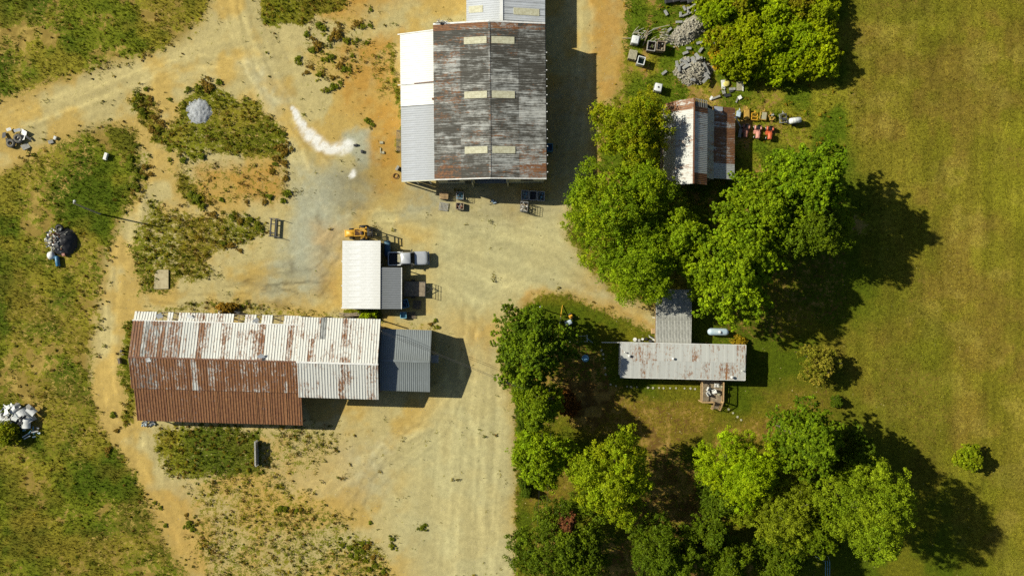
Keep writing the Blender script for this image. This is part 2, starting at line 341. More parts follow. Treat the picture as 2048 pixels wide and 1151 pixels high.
def ground_material():
    m = bpy.data.materials.new('ground'); m.use_nodes = True
    n, l = m.node_tree.nodes, m.node_tree.links; b = n['Principled BSDF']; b.inputs['Roughness'].default_value = .95; b.inputs['Specular IOR Level'].default_value = .1
    tc = n.new('ShaderNodeTexCoord')
    def at(nm):
        a = n.new('ShaderNodeAttribute'); a.attribute_name = nm; return a
    def nz(sc, det=5, ro=.6):
        q = n.new('ShaderNodeTexNoise'); q.inputs['Scale'].default_value = sc; q.inputs['Detail'].default_value = det; q.inputs['Roughness'].default_value = ro
        l.new(tc.outputs['Object'], q.inputs['Vector']); return q.outputs['Fac']
    def mr(x, a, b_, c_, d):
        q = n.new('ShaderNodeMapRange'); l.new(x, q.inputs[0]); [setattr(q.inputs[i + 1], 'default_value', v) for i, v in enumerate((a, b_, c_, d))]; return q.outputs[0]
    def ma(op, x, y):
        q = n.new('ShaderNodeMath'); q.operation = op
        for i, v in enumerate((x, y)):
            if isinstance(v, (int, float)): q.inputs[i].default_value = v
            else: l.new(v, q.inputs[i])
        return q.outputs[0]
    def mul(colr, fac):
        q = n.new('ShaderNodeVectorMath'); q.operation = 'SCALE'; l.new(colr, q.inputs[0]); l.new(fac, q.inputs['Scale']); return q.outputs[0]
    clump = ma('ADD', ma('MULTIPLY', nz(1.5, 4, .6), .5), ma('MULTIPLY', nz(5.0, 5, .7), .5))
    mask = mr(ma('ADD', at('veg').outputs['Fac'], ma('MULTIPLY', ma('SUBTRACT', clump, .5), 3.2)), .42, .62, 0, 1)
    sv = ma('MULTIPLY', mr(nz(5.5, 8, .88), .32, .68, .74, 1.22), mr(nz(1.3, 6, .7), .3, .7, .86, 1.12))
    vor = n.new('ShaderNodeTexVoronoi'); vor.inputs['Scale'].default_value = 2.6; l.new(tc.outputs['Object'], vor.inputs['Vector'])
    peb = mr(vor.outputs['Distance'], .02, .09, .62, 1.0)
    vv = ma('MULTIPLY', mr(nz(5, 8, .88), .32, .68, .35, 1.6), mr(nz(2.1, 5, .65), .3, .7, .65, 1.3))
    mx = n.new('ShaderNodeMix'); mx.data_type = 'RGBA'
    l.new(mask, mx.inputs[0]); l.new(mul(at('soil').outputs['Color'], ma('MULTIPLY', sv, peb)), mx.inputs[6]); l.new(mul(at('vegc').outputs['Color'], vv), mx.inputs[7])
    l.new(mx.outputs[2], b.inputs['Base Color'])
    bp = n.new('ShaderNodeBump'); bp.inputs['Distance'].default_value = .12
    l.new(ma('ADD', ma('MULTIPLY', mask, .35), .22), bp.inputs['Strength']); l.new(ma('ADD', nz(6, 6, .75), ma('MULTIPLY', mask, .3)), bp.inputs['Height']); l.new(bp.outputs['Normal'], b.inputs['Normal'])
    return m
M_ground = ground_material()
nyy, nxx = XX.shape
VG = np.stack([XX, YY, zz], -1).reshape(-1, 3)
ii = np.arange(nyy * nxx).reshape(nyy, nxx)
FG = np.stack([ii[:-1, :-1], ii[:-1, 1:], ii[1:, 1:], ii[1:, :-1]], -1).reshape(-1, 4)
def rgba(a): return np.concatenate([a.reshape(-1, 3), np.ones((a.size // 3, 1))], 1)
zone = np.where((yard * (yv < .55))[:-1, :-1] > .5, 1, np.where(field[:-1, :-1] > .5, 2, 0)).ravel()
for zid, nm in ((0, 'ground'), (1, 'dirt_road'), (2, 'field')):
    F = FG[zone == zid]; used = np.unique(F); remap = np.zeros(len(VG), np.int64); remap[used] = np.arange(len(used))
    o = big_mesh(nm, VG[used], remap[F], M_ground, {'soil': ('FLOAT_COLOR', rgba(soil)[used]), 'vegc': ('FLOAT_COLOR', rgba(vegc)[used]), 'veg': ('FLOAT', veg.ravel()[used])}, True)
    o['kind'] = 'structure'
    o['label'] = {'ground': 'rough grass and lawn around the farm buildings', 'dirt_road': 'tan dirt and gravel yard with worn tracks between the sheds', 'field': 'mown olive brown hay field along the right side'}[nm]

# ------------------------------------------------------------------ leaves, grass, trees
def leaf_material(name='leaf', trans=.28, rough=.5):
    m = bpy.data.materials.new(name); m.use_nodes = True
    n, l = m.node_tree.nodes, m.node_tree.links; b = n['Principled BSDF']; b.inputs['Roughness'].default_value = rough; b.inputs['Specular IOR Level'].default_value = .06
    a = n.new('ShaderNodeAttribute'); a.attribute_name = 'tint'
    tr = n.new('ShaderNodeBsdfTranslucent'); mx = n.new('ShaderNodeMixShader'); mx.inputs[0].default_value = trans
    l.new(a.outputs['Color'], b.inputs['Base Color']); l.new(a.outputs['Color'], tr.inputs['Color'])
    l.new(b.outputs[0], mx.inputs[1]); l.new(tr.outputs[0], mx.inputs[2]); l.new(mx.outputs[0], n['Material Output'].inputs['Surface'])
    return m
M_leaf = leaf_material(); M_grass = leaf_material('grass_blade', .2, .7)
M_bark = mat('bark', (.16, .125, .085), .95, col2=(.07, .055, .04), scale=6, bump=.6, bscale=14)
def unit(v): return v / (np.linalg.norm(v, axis=-1, keepdims=True) + 1e-9)
def leaf_quads(rng, pos, nrm, size, aspect=.62):
    n = len(pos); t = unit(np.cross(nrm, rng.normal(size=(n, 3)))); b = np.cross(nrm, t)
    s = (size * rng.uniform(.6, 1.35, n))[:, None]
    V = np.stack([pos - t * s * .5, pos + b * s * .5 * aspect + nrm * s * .08, pos + t * s * .5, pos - b * s * .5 * aspect + nrm * s * .08], 1).reshape(-1, 3)
    return V, np.arange(n * 4).reshape(n, 4)
def foliage(rng, branches, colr, leaf=.26, sub=11, per=36, sub_r=.34, up=.45, var=.22, col2=None, flat=.8):
    """branches: (n,4) centre + radius.  Clusters of leaves on clusters of twigs."""
    C = branches[:, :3]; rad = branches[:, 3]; nb = len(C)
    d = unit(rng.normal(size=(nb, sub, 3)) + np.array([0, 0, .55])); sc = C[:, None] + d * (rad[:, None, None] * rng.uniform(.55, 1.0, (nb, sub, 1))) * np.array([1, 1, flat])
    sr = (rad[:, None] * sub_r * rng.uniform(.7, 1.3, (nb, sub)))
    bt = rng.normal(1, var * .6, (nb, 1)); st = bt * rng.normal(1, var * .55, (nb, sub)); hue = np.clip(rng.normal(.35, .33, (nb, 1)) + rng.normal(0, .15, (nb, sub)), 0, 1)
    sc = sc.reshape(-1, 3); sr = sr.ravel(); st = np.clip(st.ravel(), .45, 1.7); hue = hue.ravel()
    m = len(sc); e = unit(rng.normal(size=(m, per, 3)) + np.array([0, 0, .35]))
    pos = (sc[:, None] + e * (sr[:, None, None] * rng.uniform(.35, 1.05, (m, per, 1)))).reshape(-1, 3)
    nrm = unit(e.reshape(-1, 3) * .5 + np.array([0, 0, up]) + rng.normal(size=(m * per, 3)) * .45)
    V, F = leaf_quads(rng, pos, nrm, leaf)
    a = np.array(colr); b = np.array(col2 if col2 is not None else [a[0] * 1.4, a[1] * 1.2, a[2]])
    cc = (a[None] * (1 - hue[:, None]) + b[None] * hue[:, None]) * st[:, None] * np.array([[2.4, 1.8, .6]])
    cc = np.repeat(np.repeat(cc, per, 0) * rng.normal(1, .12, (m * per, 1)), 4, 0)
    return V, F, np.concatenate([np.clip(cc, .004, .9), np.ones((len(cc), 1))], 1), sc
TREE_SEED = [100]
def tree(name, label, cat, px, py, rpx, H, colr, base=.25, br=1.5, leaf=.26, per=34, sub=11, shape=1.0, gap=1.0, col2=None, group=None, spray=False, bare=0, trunk=None, ell=(1, 1), var=.22, name_crown='crown', top=.55):
    TREE_SEED[0] += 1; rng = np.random.default_rng(TREE_SEED[0])
    zc = H * (base + (1 - base) * .45); cpos = P(px, py, zc + (H - zc) * .35)
    kk = 1 - zc / CAM_H; Rm = rpx / PPM * kk
    t = thing(name, label, cat, (cpos.x, cpos.y, 0), 0, group)
    zb = H * base; hz = (H - zb)
    # branch centres on a lobed dome
    nb = max(6, int(3.7 * gap * (Rm / br) ** 2 * (1 + .35 * hz / Rm)))
    ph = rng.uniform(0, 6.28, 4)
    k = np.arange(nb) + .5; th = k * 2.39996 + rng.normal(0, .25, nb); u = np.clip(1 - k / nb * 1.35 + rng.normal(0, .05, nb), -.35, 1)
    lob = 1 + .13 * np.sin(3 * th + ph[0]) + .10 * np.sin(5 * th + ph[1]) + .06 * np.sin(8 * th + ph[2])
    q = np.sqrt(np.clip(1 - np.abs(u) ** (1.6 * shape), .0, 1)); rr = Rm * lob * q
    brr = br * rng.uniform(.75, 1.25, nb)
    depth = rng.uniform(.82, 1.0, nb); inner = rng.random(nb) < .26; depth = np.where(inner, rng.uniform(.45, .75, nb), depth)
    x = np.cos(th) * np.maximum(rr * depth - brr * .55, 0) * ell[0]; y = np.sin(th) * np.maximum(rr * depth - brr * .55, 0) * ell[1]
    zmid = zb + hz * .40; z = np.where(u > 0, zmid + (H - zmid - brr * .6) * u * (.75 + .25 * depth), zmid + (zmid - zb) * u)
    z = z + rng.normal(0, .05 * hz, nb)
    if spray:                                    # radiating boughs: strings of clusters reaching outward
        B = []
        for i in range(nb):
            dd = np.array([math.cos(th[i]), math.sin(th[i])])
            for j in range(3):
                f = 1 + .20 * (j - 1.2)
                B.append((x[i] * f + dd[0] * .2 * j, y[i] * f + dd[1] * .2 * j, z[i] - .28 * j, brr[i] * (.8 - .16 * j)))
        B = np.array(B); sub = max(5, int(sub * .55))
    else: B = np.stack([x, y, z, brr], 1)
    V, F, Cc, sc = foliage(rng, B, colr, leaf * .86, int(sub * 1.55), int(per * .8), .28, .45, var, col2)
    cr = big_mesh(name_crown, V, F, M_leaf, {'tint': ('FLOAT_COLOR', Cc)}); cr.parent = t
    # trunk with limbs
    mb = MB(); tr = trunk or (.035 * H * .6 + .06); lean = rng.normal(0, .15, 2)
    top_ = Vector((lean[0], lean[1], zb + hz * top))
    mb.tube([(0, 0, -.1), (0, 0, .25), (lean[0] * .5, lean[1] * .5, zb), top_], [tr * 1.5, tr * 1.1, tr * .85, tr * .35], 8)
    idx = rng.permutation(len(B))[:min(len(B), 10 + bare)]
    for j, i in enumerate(idx):
        e = Vector(B[i, :3]); s0 = Vector((lean[0] * .6, lean[1] * .6, zb + hz * rng.uniform(.02, .4)))
        if s0.z > e.z: s0.z = max(.3, e.z - .4)
        mid = s0.lerp(e, .5) + Vector((rng.normal(0, .2), rng.normal(0, .2), .25))
        end = e if j < 10 else s0 + (e - s0) * 1.22
        mb.tube([s0, mid, end], [tr * .45, tr * .28, .025], 5)
    mb.build('trunk', M_bark, t)
    return t
def shrub_mesh(seed, colr, rad=.5, n=5, per=30, leaf=.2, h=.5, col2=None):
    rng = np.random.default_rng(seed)
    B = np.stack([rng.normal(0, rad * .42, n), rng.normal(0, rad * .42, n), rng.uniform(.2, h, n), rng.uniform(.4, .65, n) * rad], 1)
    return foliage(rng, B, colr, leaf, 5, per, .5, .5, .22, col2)[:3]

# scattered grass tufts (masses nobody could count)
def tufts(name, label, mask, dens, h0, h1, wid, seed, bright=1.0, lod=4):
    rng = np.random.default_rng(seed)
    x0, x1, y0, y1 = -80, 80, -46, 46
    n = int((x1 - x0) * (y1 - y0) * dens); x = rng.uniform(x0, x1, n); y = rng.uniform(y0, y1, n)
    ix = np.clip(np.searchsorted(GX, x) - 1, 0, nxx - 1); iy = np.clip(np.searchsorted(GY, y) - 1, 0, nyy - 1)
    keep = rng.random(n) < mask[iy, ix]; x, y, ix, iy = x[keep], y[keep], ix[keep], iy[keep]; n = len(x)
    base = np.stack([x, y, zz[iy, ix] - .01], 1)[:, None, :].repeat(lod, 1).reshape(-1, 3); m = len(base)
    ang = rng.uniform(0, 6.283, m); h = rng.uniform(h0, h1, m) * np.repeat(rng.uniform(.6, 1.3, n), lod); lean = rng.uniform(.25, .95, m) * h
    dx, dy = np.cos(ang), np.sin(ang); base[:, 0] += dx * rng.uniform(0, .10, m); base[:, 1] += dy * rng.uniform(0, .10, m)
    w = wid * rng.uniform(.6, 1.3, m)
    a = base.copy(); b = base.copy(); a[:, 0] -= dy * w; a[:, 1] += dx * w; b[:, 0] += dy * w; b[:, 1] -= dx * w
    tip = base.copy(); tip[:, 0] += dx * lean; tip[:, 1] += dy * lean; tip[:, 2] += h
    V = np.stack([a, b, tip], 1).reshape(-1, 3); F = np.arange(m * 3).reshape(m, 3)
    cc = vegc[iy, ix] * np.clip(rng.normal(1.0, .34, (n, 1)), .3, 2.0) * bright; cc = np.repeat(cc, lod * 3, 0)
    o = big_mesh(name, V, F, M_grass, {'tint': ('FLOAT_COLOR', np.concatenate([np.clip(cc, .005, .9), np.ones((len(cc), 1))], 1))})
    tag(o, label, 'grass', kind='stuff')
clump_n = fbm(XX, YY, 1.1, 3, 91)
okv = sstep(.35, .75, veg + 1.6 * (clump_n - .5))
tufts('rough_grass', 'rough mottled grass and weeds on the left fields and yard edges', okv * (1 - home) * (1 - field), 13, .08, .30, .04, 1, 1.1)
tufts('lawn_grass', 'short green lawn grass around the mobile home', okv * home, 20, .05, .14, .032, 2, 1.15, 3)
tufts('hay_stubble', 'short mown stubble covering the hay field', okv * field, 20, .06, .18, .04, 3, 1.15, 3)

# ------------------------------------------------------------------ sheet-metal roofs
def sheet_metal(name, along):            # along: world axis the ribs run; object colour = (rust, grime with painted rib shadows, whiteness)
    m = bpy.data.materials.new(name); m.use_nodes = True
    n, l = m.node_tree.nodes, m.node_tree.links; b = n['Principled BSDF']
    geo = n.new('ShaderNodeNewGeometry'); oi = n.new('ShaderNodeObjectInfo'); sep = n.new('ShaderNodeSeparateColor'); l.new(oi.outputs['Color'], sep.inputs[0])
    def nz(vec_scale, sc, det=5, ro=.65, off=0):
        mp = n.new('ShaderNodeMapping'); mp.inputs['Scale'].default_value = vec_scale; mp.inputs['Location'].default_value = (off, off * 1.7, 0); l.new(geo.outputs['Position'], mp.inputs['Vector'])
        q = n.new('ShaderNodeTexNoise'); q.inputs['Scale'].default_value = sc; q.inputs['Detail'].default_value = det; q.inputs['Roughness'].default_value = ro
        l.new(mp.outputs[0], q.inputs['Vector']); return q.outputs['Fac']
    def ma(op, x, y):
        q = n.new('ShaderNodeMath'); q.operation = op
        for i, v in enumerate((x, y)):
            if isinstance(v, (int, float)): q.inputs[i].default_value = v
            else: l.new(v, q.inputs[i])
        return q.outputs[0]
    def mr(x, a, b_, c_, d):
        q = n.new('ShaderNodeMapRange'); l.new(x, q.inputs[0]); [setattr(q.inputs[i + 1], 'default_value', v) for i, v in enumerate((a, b_, c_, d))]; return q.outputs[0]
    def mix(f, A, B):
        q = n.new('ShaderNodeMix'); q.data_type = 'RGBA'; l.new(f, q.inputs[0])
        for i, v in ((6, A), (7, B)):
            if isinstance(v, tuple): q.inputs[i].default_value = (*v, 1)
            else: l.new(v, q.inputs[i])
        return q.outputs[2]
    st = (.30, 3.0, .6) if along == 'x' else (3.0, .30, .6); st2 = (.32, 6.5, .6) if along == 'x' else (6.5, .32, .6)
    nA = nz(st, 1.0); nB = nz((1, 1, 1), .55, 4, .6, 5); nC = nz((.7, 1.6, 1) if along == 'x' else (1.6, .7, 1), 3.2, 7, .78, 9); nD = nz(st2, 1.0, 6, .75, 13); nE = nz((1, 1, 1), .8, 4, .6, 31)
    rmix = ma('ADD', ma('ADD', ma('MULTIPLY', nA, .30), ma('MULTIPLY', nB, .22)), ma('MULTIPLY', nC, .48))
    rf = mr(ma('ADD', ma('ADD', ma('MULTIPLY', ma('SUBTRACT', rmix, .5), 1.7), .5), sep.outputs[0]), .95, 1.07, 0, 1)
    gmix = ma('ADD', ma('ADD', ma('MULTIPLY', nD, .54), ma('MULTIPLY', nE, .24)), ma('MULTIPLY', nC, .22))
    gf = mr(ma('ADD', ma('ADD', ma('MULTIPLY', ma('SUBTRACT', gmix, .5), 1.9), .5), sep.outputs[1]), .90, 1.12, 0, .93)
    base = mix(sep.outputs[2], (.25, .27, .27), (.65, .645, .585))
    base = mix(mr(nC, .3, .7, 0, .25), base, (.34, .34, .30))
    base = mix(gf, base, (.036, .032, .022))  # dark streaks along the ribs: grime plus rib shadows put into the colour
    rust = mix(mr(ma('ADD', ma('MULTIPLY', nC, .6), ma('MULTIPLY', nD, .4)), .40, .62, 0, 1), (.105, .040, .021), (.29, .140, .055))
    base = mix(rf, base, rust)
    l.new(base, b.inputs['Base Color']); b.inputs['Roughness'].default_value = .62; b.inputs['Metallic'].default_value = 0.0; b.inputs['Specular IOR Level'].default_value = .3
    return m
M_sheet_x = sheet_metal('weathered_sheet_ribs_east_west', 'x'); M_sheet_y = sheet_metal('weathered_sheet_ribs_north_south', 'y')
def clean_sheet(name, colr, rough=.4):
    return mat(name, colr, rough, 0, (colr[0] * .80, colr[1] * .79, colr[2] * .75), .45)
M_white = clean_sheet('white_painted_steel', (.70, .71, .70)); M_galv = clean_sheet('pale_galvanised_steel', (.50, .53, .57)); M_grey = clean_sheet('grey_painted_steel', (.22, .235, .25))
M_galv2 = clean_sheet('dull_galvanised_steel', (.33, .355, .39)); M_green = clean_sheet('grey_green_painted_steel', (.20, .225, .23)); M_carport = mat('weathered_grey_carport', (.40, .40, .36), .6, 0, (.24, .24, .21), 1.2)
M_trim = mat('white_trim', (.74, .74, .70), .5); M_cream = mat('cream_siding', (.52, .50, .34), .6); M_dark = mat('dark_interior', (.03, .03, .032), .8); M_wood = mat('weathered_wood', (.30, .24, .16), .85, 0, (.17, .13, .085), 4)
M_newwood = mat('treated_pine', (.46, .31, .15), .75, 0, (.34, .22, .10), 5); M_sky = mat('fibreglass_skylight', (.54, .53, .38), .45, 0, (.40, .38, .25), 2.5); M_glass = mat('window_glass', (.02, .025, .03), .08)
M_siding = mat('white_vinyl', (.66, .67, .64), .5); M_conc = mat('concrete', (.36, .35, .31), .9, 0, (.24, .235, .21), 3, .4, 18); M_barnwood = mat('old_barn_boards', (.19, .15, .11), .9, 0, (.10, .08, .06), 5)
M_mesh_ = mat('galvanised_pipe', (.42, .42, .40), .45, .5); M_steel = mat('dark_steel', (.06, .06, .062), .5, .3); M_rubber = mat('rubber', (.022, .022, .022), .85); M_rust = mat('rusty_steel', (.20, .085, .035), .8, 0, (.10, .04, .022), 6); M_black = mat('black_plastic', (.018, .018, .02), .6)
_panel = {}
def panel_mesh(w, L, pitch, h, m):
    key = (round(w, 3), round(L, 3), pitch, h, m.name)
    if key in _panel: return _panel[key]
    nr = max(1, round(w / pitch)); p = w / nr; prof = []
    for i in range(nr): prof += [(i * p, 0), (i * p + p * .56, 0), (i * p + p * .68, h), (i * p + p * .88, h)]
    prof.append((w, 0)); k = len(prof)
    v = [(u, 0, z) for u, z in prof] + [(u, L, z) for u, z in prof]
    me = bpy.data.meshes.new('panel'); me.from_pydata(v, [], [(i, i + 1, k + i + 1, k + i) for i in range(k - 1)]); me.materials.append(m)
    _panel[key] = me; return me
rnd = random.Random(7)
def slope(parent, A, B, E, w, m, colf=None, pitch=.3, h=.035, tiers=1, lap=.12, skip=None, deck=True, name='panel', jit=0.0):
    """Roof slope: ridge line A->B (local points), E = eave point below A. Panels are laid side by side along A->B."""
    A, B, E = Vector(A), Vector(B), Vector(E); u = (B - A); W = u.length; u.normalize(); v = (E - A); v = v - u * v.dot(u); L = v.length; v.normalize(); n = u.cross(v); O = A
    if n.z < 0: O = B; u = -u; n = -n
    roof = None
    if deck:
        roof = MB(); d = n * -.04; e = n * -.13
        c4 = [O, O + u * W, O + u * W + v * L, O + v * L]; ins = [Vector(q) for q in c4]
        roof.loft([[q + e for q in ins], [q + d for q in ins]]); roof = roof.build('roof', M_dark, parent)
    else:
        roof = bpy.data.objects.new('roof', None); COL.objects.link(roof); roof.parent = parent
    k = max(1, round(W / w)); pw = W / k
    for i in range(k):
        for t in range(tiers):
            if skip and skip(i, t, k): continue
            Lt = L / tiers + (lap if t < tiers - 1 else 0); me = panel_mesh(pw, Lt, pitch, h, m)
            o = bpy.data.objects.new(name, me); COL.objects.link(o); o.parent = roof
            pos = O + u * (pw * i) + v * (L / tiers * t) + n * (.006 + .012 * (tiers - t) + rnd.uniform(0, .008))
            M = Matrix((u, v, n)).transposed().to_4x4(); M.translation = pos
            if jit: M = M @ Matrix.Rotation(rnd.gauss(0, jit), 4, 'Z')
            o.matrix_local = M
            if colf:
                q = O + u * (pw * (i + .5)) + v * (L / tiers * (t + .5)); o.color = (*colf(q, i, t, k), 1)
    return roof
def walls(parent, poly, z0, tops, m, th=.14, name='wall'):
    """One wall mesh per side; tops = list of (zA, zB[, zMid]) per side."""
    n = len(poly)
    for i in range(n):
        if tops[i] is None: continue
        a = Vector((*poly[i], 0)); b = Vector((*poly[(i + 1) % n], 0)); d = (b - a).normalized(); nn = Vector((-d.y, d.x, 0)) * th
        zt = tops[i]; mb = MB(); a2 = a + d * (th if i % 2 else 0); b2 = b - d * (th if i % 2 else 0)
        top = [(a2, zt[0])] + ([((a2 + b2) / 2 if len(zt) == 3 else a2, zt[2])] if len(zt) == 3 else []) + [(b2, zt[1])]
        prof = [(a2, z0)] + [(b2, z0)] + top[::-1]
        r1 = [Vector((p.x, p.y, z)) for p, z in prof]; r2 = [q + nn for q in r1]
        mb.loft([r1, r2]).build(name, m, parent)
def strip(parent, A, B, w, h, m, name):
    A, B = Vector(A), Vector(B); mb = MB(); d = (B - A).normalized(); s = d.cross(Vector((0, 0, 1))).normalized() * w / 2; z = Vector((0, 0, h / 2))
    mb.loft([[A + s + z, A - s + z, A - s - z, A + s - z], [B + s + z, B - s + z, B - s - z, B + s - z]]); return mb.build(name, m, parent)
N2 = lambda x, y, f, s: float(fbm(np.array([x]), np.array([y]), f, 3, s)[0])

# 1 --- big workshop barn
bt = thing('workshop_barn', 'large barn with dark weathered corrugated roof and six pale skylights', 'barn', (-3.01, 25.2, 0), R(.5))
HW, HL, ZE, ZR = 7.58, 10.47, 5.5, 6.55
walls(bt, [(-HW + .2, -HL + .2), (HW - .2, -HL + .2), (HW - .2, HL - .2), (-HW + .2, HL - .2)], 0, [None, (ZE - .1, ZE - .1), (ZE - .12, ZE - .12, ZR - .12), (ZE - .1, ZE - .1)], M_cream)
def barn_col(q, i, t, k):
    x, y = q.x, q.y; rust = .375 + .32 * (N2(x, y, .22, 5) - .5); g = .60 + .46 * (N2(x, y, .20, 6) - .5)
    if y > 9.4: rust += .16; g -= .06
    if x < -4.5 or x > 6.2: rust += .09
    if y < -9.0: rust += .06
    if x > 1 and -2 < y < 6: g -= .06; rust -= .06
    return (rust, g + rnd.uniform(-.05, .05), .42 + rnd.uniform(-.1, .15))
def no_sky(i, t, k): return False
slope(bt, (0, HL, ZR), (0, -HL, ZR), (HW, HL, ZE), .9, M_sheet_x, barn_col, .225, .04, 2)
slope(bt, (0, -HL, ZR), (0, HL, ZR), (-HW, -HL, ZE), .9, M_sheet_x, barn_col, .225, .04, 2)
strip(bt, (0, -HL, ZR + .06), (0, HL, ZR + .06), .26, .03, M_sheet_x, 'ridge_cap').color = (.42, .58, .5, 1)
for s_ in (-1, 1):
    strip(bt, (s_ * HW, -HL - .04, ZE - .02), (0, -HL - .04, ZR - .02), .14, .28, M_trim, 'rake_trim'); strip(bt, (s_ * HW, HL + .04, ZE + .02), (0, HL + .04, ZR + .02), .22, .16, M_trim, 'rake_trim')
    for yy in (8.0, .70, -6.7):
        tl = (ZR - ZE) / HW; a = math.atan(tl); x0 = s_ * 1.86; z = ZR - abs(x0) * tl + .09
        sk = MB()
        for q in range(6): sk.box(0, -.39 + q * .157, .014 * (q % 2), 3.1, .15, .05)
        sk.build('skylight', M_sky, bt, loc=(x0, yy, z), rot=(0, s_ * a, 0))
for k in range(15): MB().box(HW + .10, -9.6 + k * 1.15 + rnd.uniform(-.15, .15), ZE - .06, .26, .12, .05).build('gutter_bracket', M_trim, bt)
strip(bt, (HW + .02, -HL, ZE - .12), (HW + .02, HL, ZE - .12), .10, .12, M_steel, 'gutter')
# south wall in pieces round the openings
def wall_piece(x0, x1, z0, z1): return MB().box((x0 + x1) / 2, -HL + .27, (z0 + z1) / 2, x1 - x0 - .004, .14, z1 - z0).build('wall', M_cream, bt)
wall_piece(-7.4, -2.3, 0, 5.45); wall_piece(-2.3, 2.1, 4.4, 5.45); wall_piece(2.1, 7.4, 0, 5.45)
MB().loft([[(-7.4, -HL + .2, 5.46), (7.4, -HL + .2, 5.46), (0, -HL + .2, 6.40)], [(-7.4, -HL + .34, 5.46), (7.4, -HL + .34, 5.46), (0, -HL + .34, 6.40)]]).build('gable', M_cream, bt)
for x in np.arange(-7.2, 7.3, .42):
    if not (-2.4 < x < 2.2): MB().box(x, -HL + .18, 2.7, .05, .04, 5.4).build('siding_rib', M_cream, bt)
for (x, w, z, h) in ((-5.2, 1.6, 2.9, 1.1), (-3.1, 1.2, 1.6, 2.6), (5.0, 1.7, 2.9, .9)):
    f = MB().box(x, -HL + .165, z, w, .06, h).build('window', M_dark, bt); MB().box(x, -HL + .125, z, w - .2, .012, h - .2).build('pane', M_glass, f)
MB().box(-2.55, -HL - .1, 2.2, .12, .5, 4.4).build('door_leaf', M_cream, bt); MB().box(2.35, -HL - .1, 2.2, .12, .5, 4.4).build('door_leaf', M_cream, bt)
MB().box(0, -HL + 1.2, .03, 14.6, 2.0, .06).build('floor_slab', M_conc, bt)
# white lean-to on its west side
LX = -12.35
slope(bt, (-HW - .04, 9.95, 4.6), (-HW - .04, 2.9, 4.6), (LX, 9.75, 3.55), .9, M_white, None, .3, .03)
slope(bt, (-HW - .04, 2.86, 4.52), (-HW - .04, -.05, 4.52), (LX, 2.86, 3.47), .9, M_white, None, .3, .03)
slope(bt, (-HW - .04, -.08, 4.4), (-HW - .04, -HL + .1, 4.4), (LX, -.08, 3.32), .9, M_galv2, None, .3, .03)
strip(bt, (LX - .35, 9.85, 3.5), (-HW, 10.05, 4.64), .14, .16, M_trim, 'rake_trim'); strip(bt, (LX - .4, 2.9, 3.42), (LX + .1, 2.9, 3.5), .08, .1, M_trim, 'downpipe'); strip(bt, (-10.4, 2.95, 3.98), (-HW, 3.0, 4.66), .10, .08, M_rust, 'flashing')
MB().box(-HW - .15, .6, 4.85, .3, .22, .35).build('flue', M_rust, bt)
MB().box(LX + .15, 2.4, 1.7, .12, 14.8, 3.3).build('wall', M_white, bt); MB().box((LX - HW) / 2, 9.7, 1.7, 4.5, .12, 3.3).build('wall', M_white, bt)
for x in (-12.1, -10.4, -8.6): MB().box(x, -HL + .25, 1.65, .16, .16, 3.3).build('post', M_trim, bt)
strip(bt, (LX, -HL + .06, 3.25), (-HW, -HL + .06, 4.33), .12, .22, M_cream, 'rake_trim')
for (x, z) in ((-11.2, 1.3), (-9.5, 1.5)): MB().box(x, -HL + .5, z, 1.3, .1, z * 2).build('door', M_dark, bt)  # dark sheets painted in for the shade inside the open bays
t = thing('roof_junk', 'tangle of thin pipes and blue scrap at the northwest roof corner of the workshop barn', 'scrap', P(881, 44, 5.7))
for k in range(9): MB().tube([(rnd.uniform(-1, .2), rnd.uniform(-.3, .3), .1), (rnd.uniform(-.2, 1.1), rnd.uniform(-.3, .3), rnd.uniform(.15, .5))], .035, 5).build('pipe', rnd.choice((M_mesh_, M_steel, M_trim)), t)
MB().box(.3, -.2, .12, .7, .3, .12, (.1, .1, .2)).build('bracket', M_steel, t)
# 2 --- north annex
an = thing('low_annex', 'low pale ribbed metal annex joined to north end of workshop barn', 'shed', (0, 35.75, 0), 0)
slope(an, (-1.45, 0, 4.4), (-1.45, 13, 4.4), (-6.3, 0, 3.45), .9, M_galv, None, .3, .03); slope(an, (-1.45, 13, 4.4), (-1.45, 0, 4.4), (4.56, 13, 3.4), .9, M_galv, None, .3, .03, 1)
strip(an, (-1.45, 0, 4.46), (-1.45, 13, 4.46), .45, .05, M_white, 'ridge_cap')
for yy in np.arange(.9, 12.6, .88): strip(an, (-1.2, yy, 4.44 - .25 * .166), (4.5, yy, 3.46), .035, .02, M_steel, 'seam')
walls(an, [(-6.1, .1), (4.4, .1), (4.4, 12.8), (-6.1, 12.8)], 0, [(3.3, 3.3), (3.3, 3.3), (3.3, 3.3, 4.2), (3.3, 3.3)], M_galv)
for (x, yy, w) in ((2.0, 2.2, 3.6), (-5.0, 2.6, 2.0)):
    sg = -1 if x > 0 else 1; z = 4.4 - abs(x + 1.45) * (.166 if x > 0 else .196) + .055
    MB().box(0, 0, 0, w, .95, .05).build('skylight', M_sky, an, loc=(x, yy, z), rot=(0, .165 if x > 0 else -.195, 0))
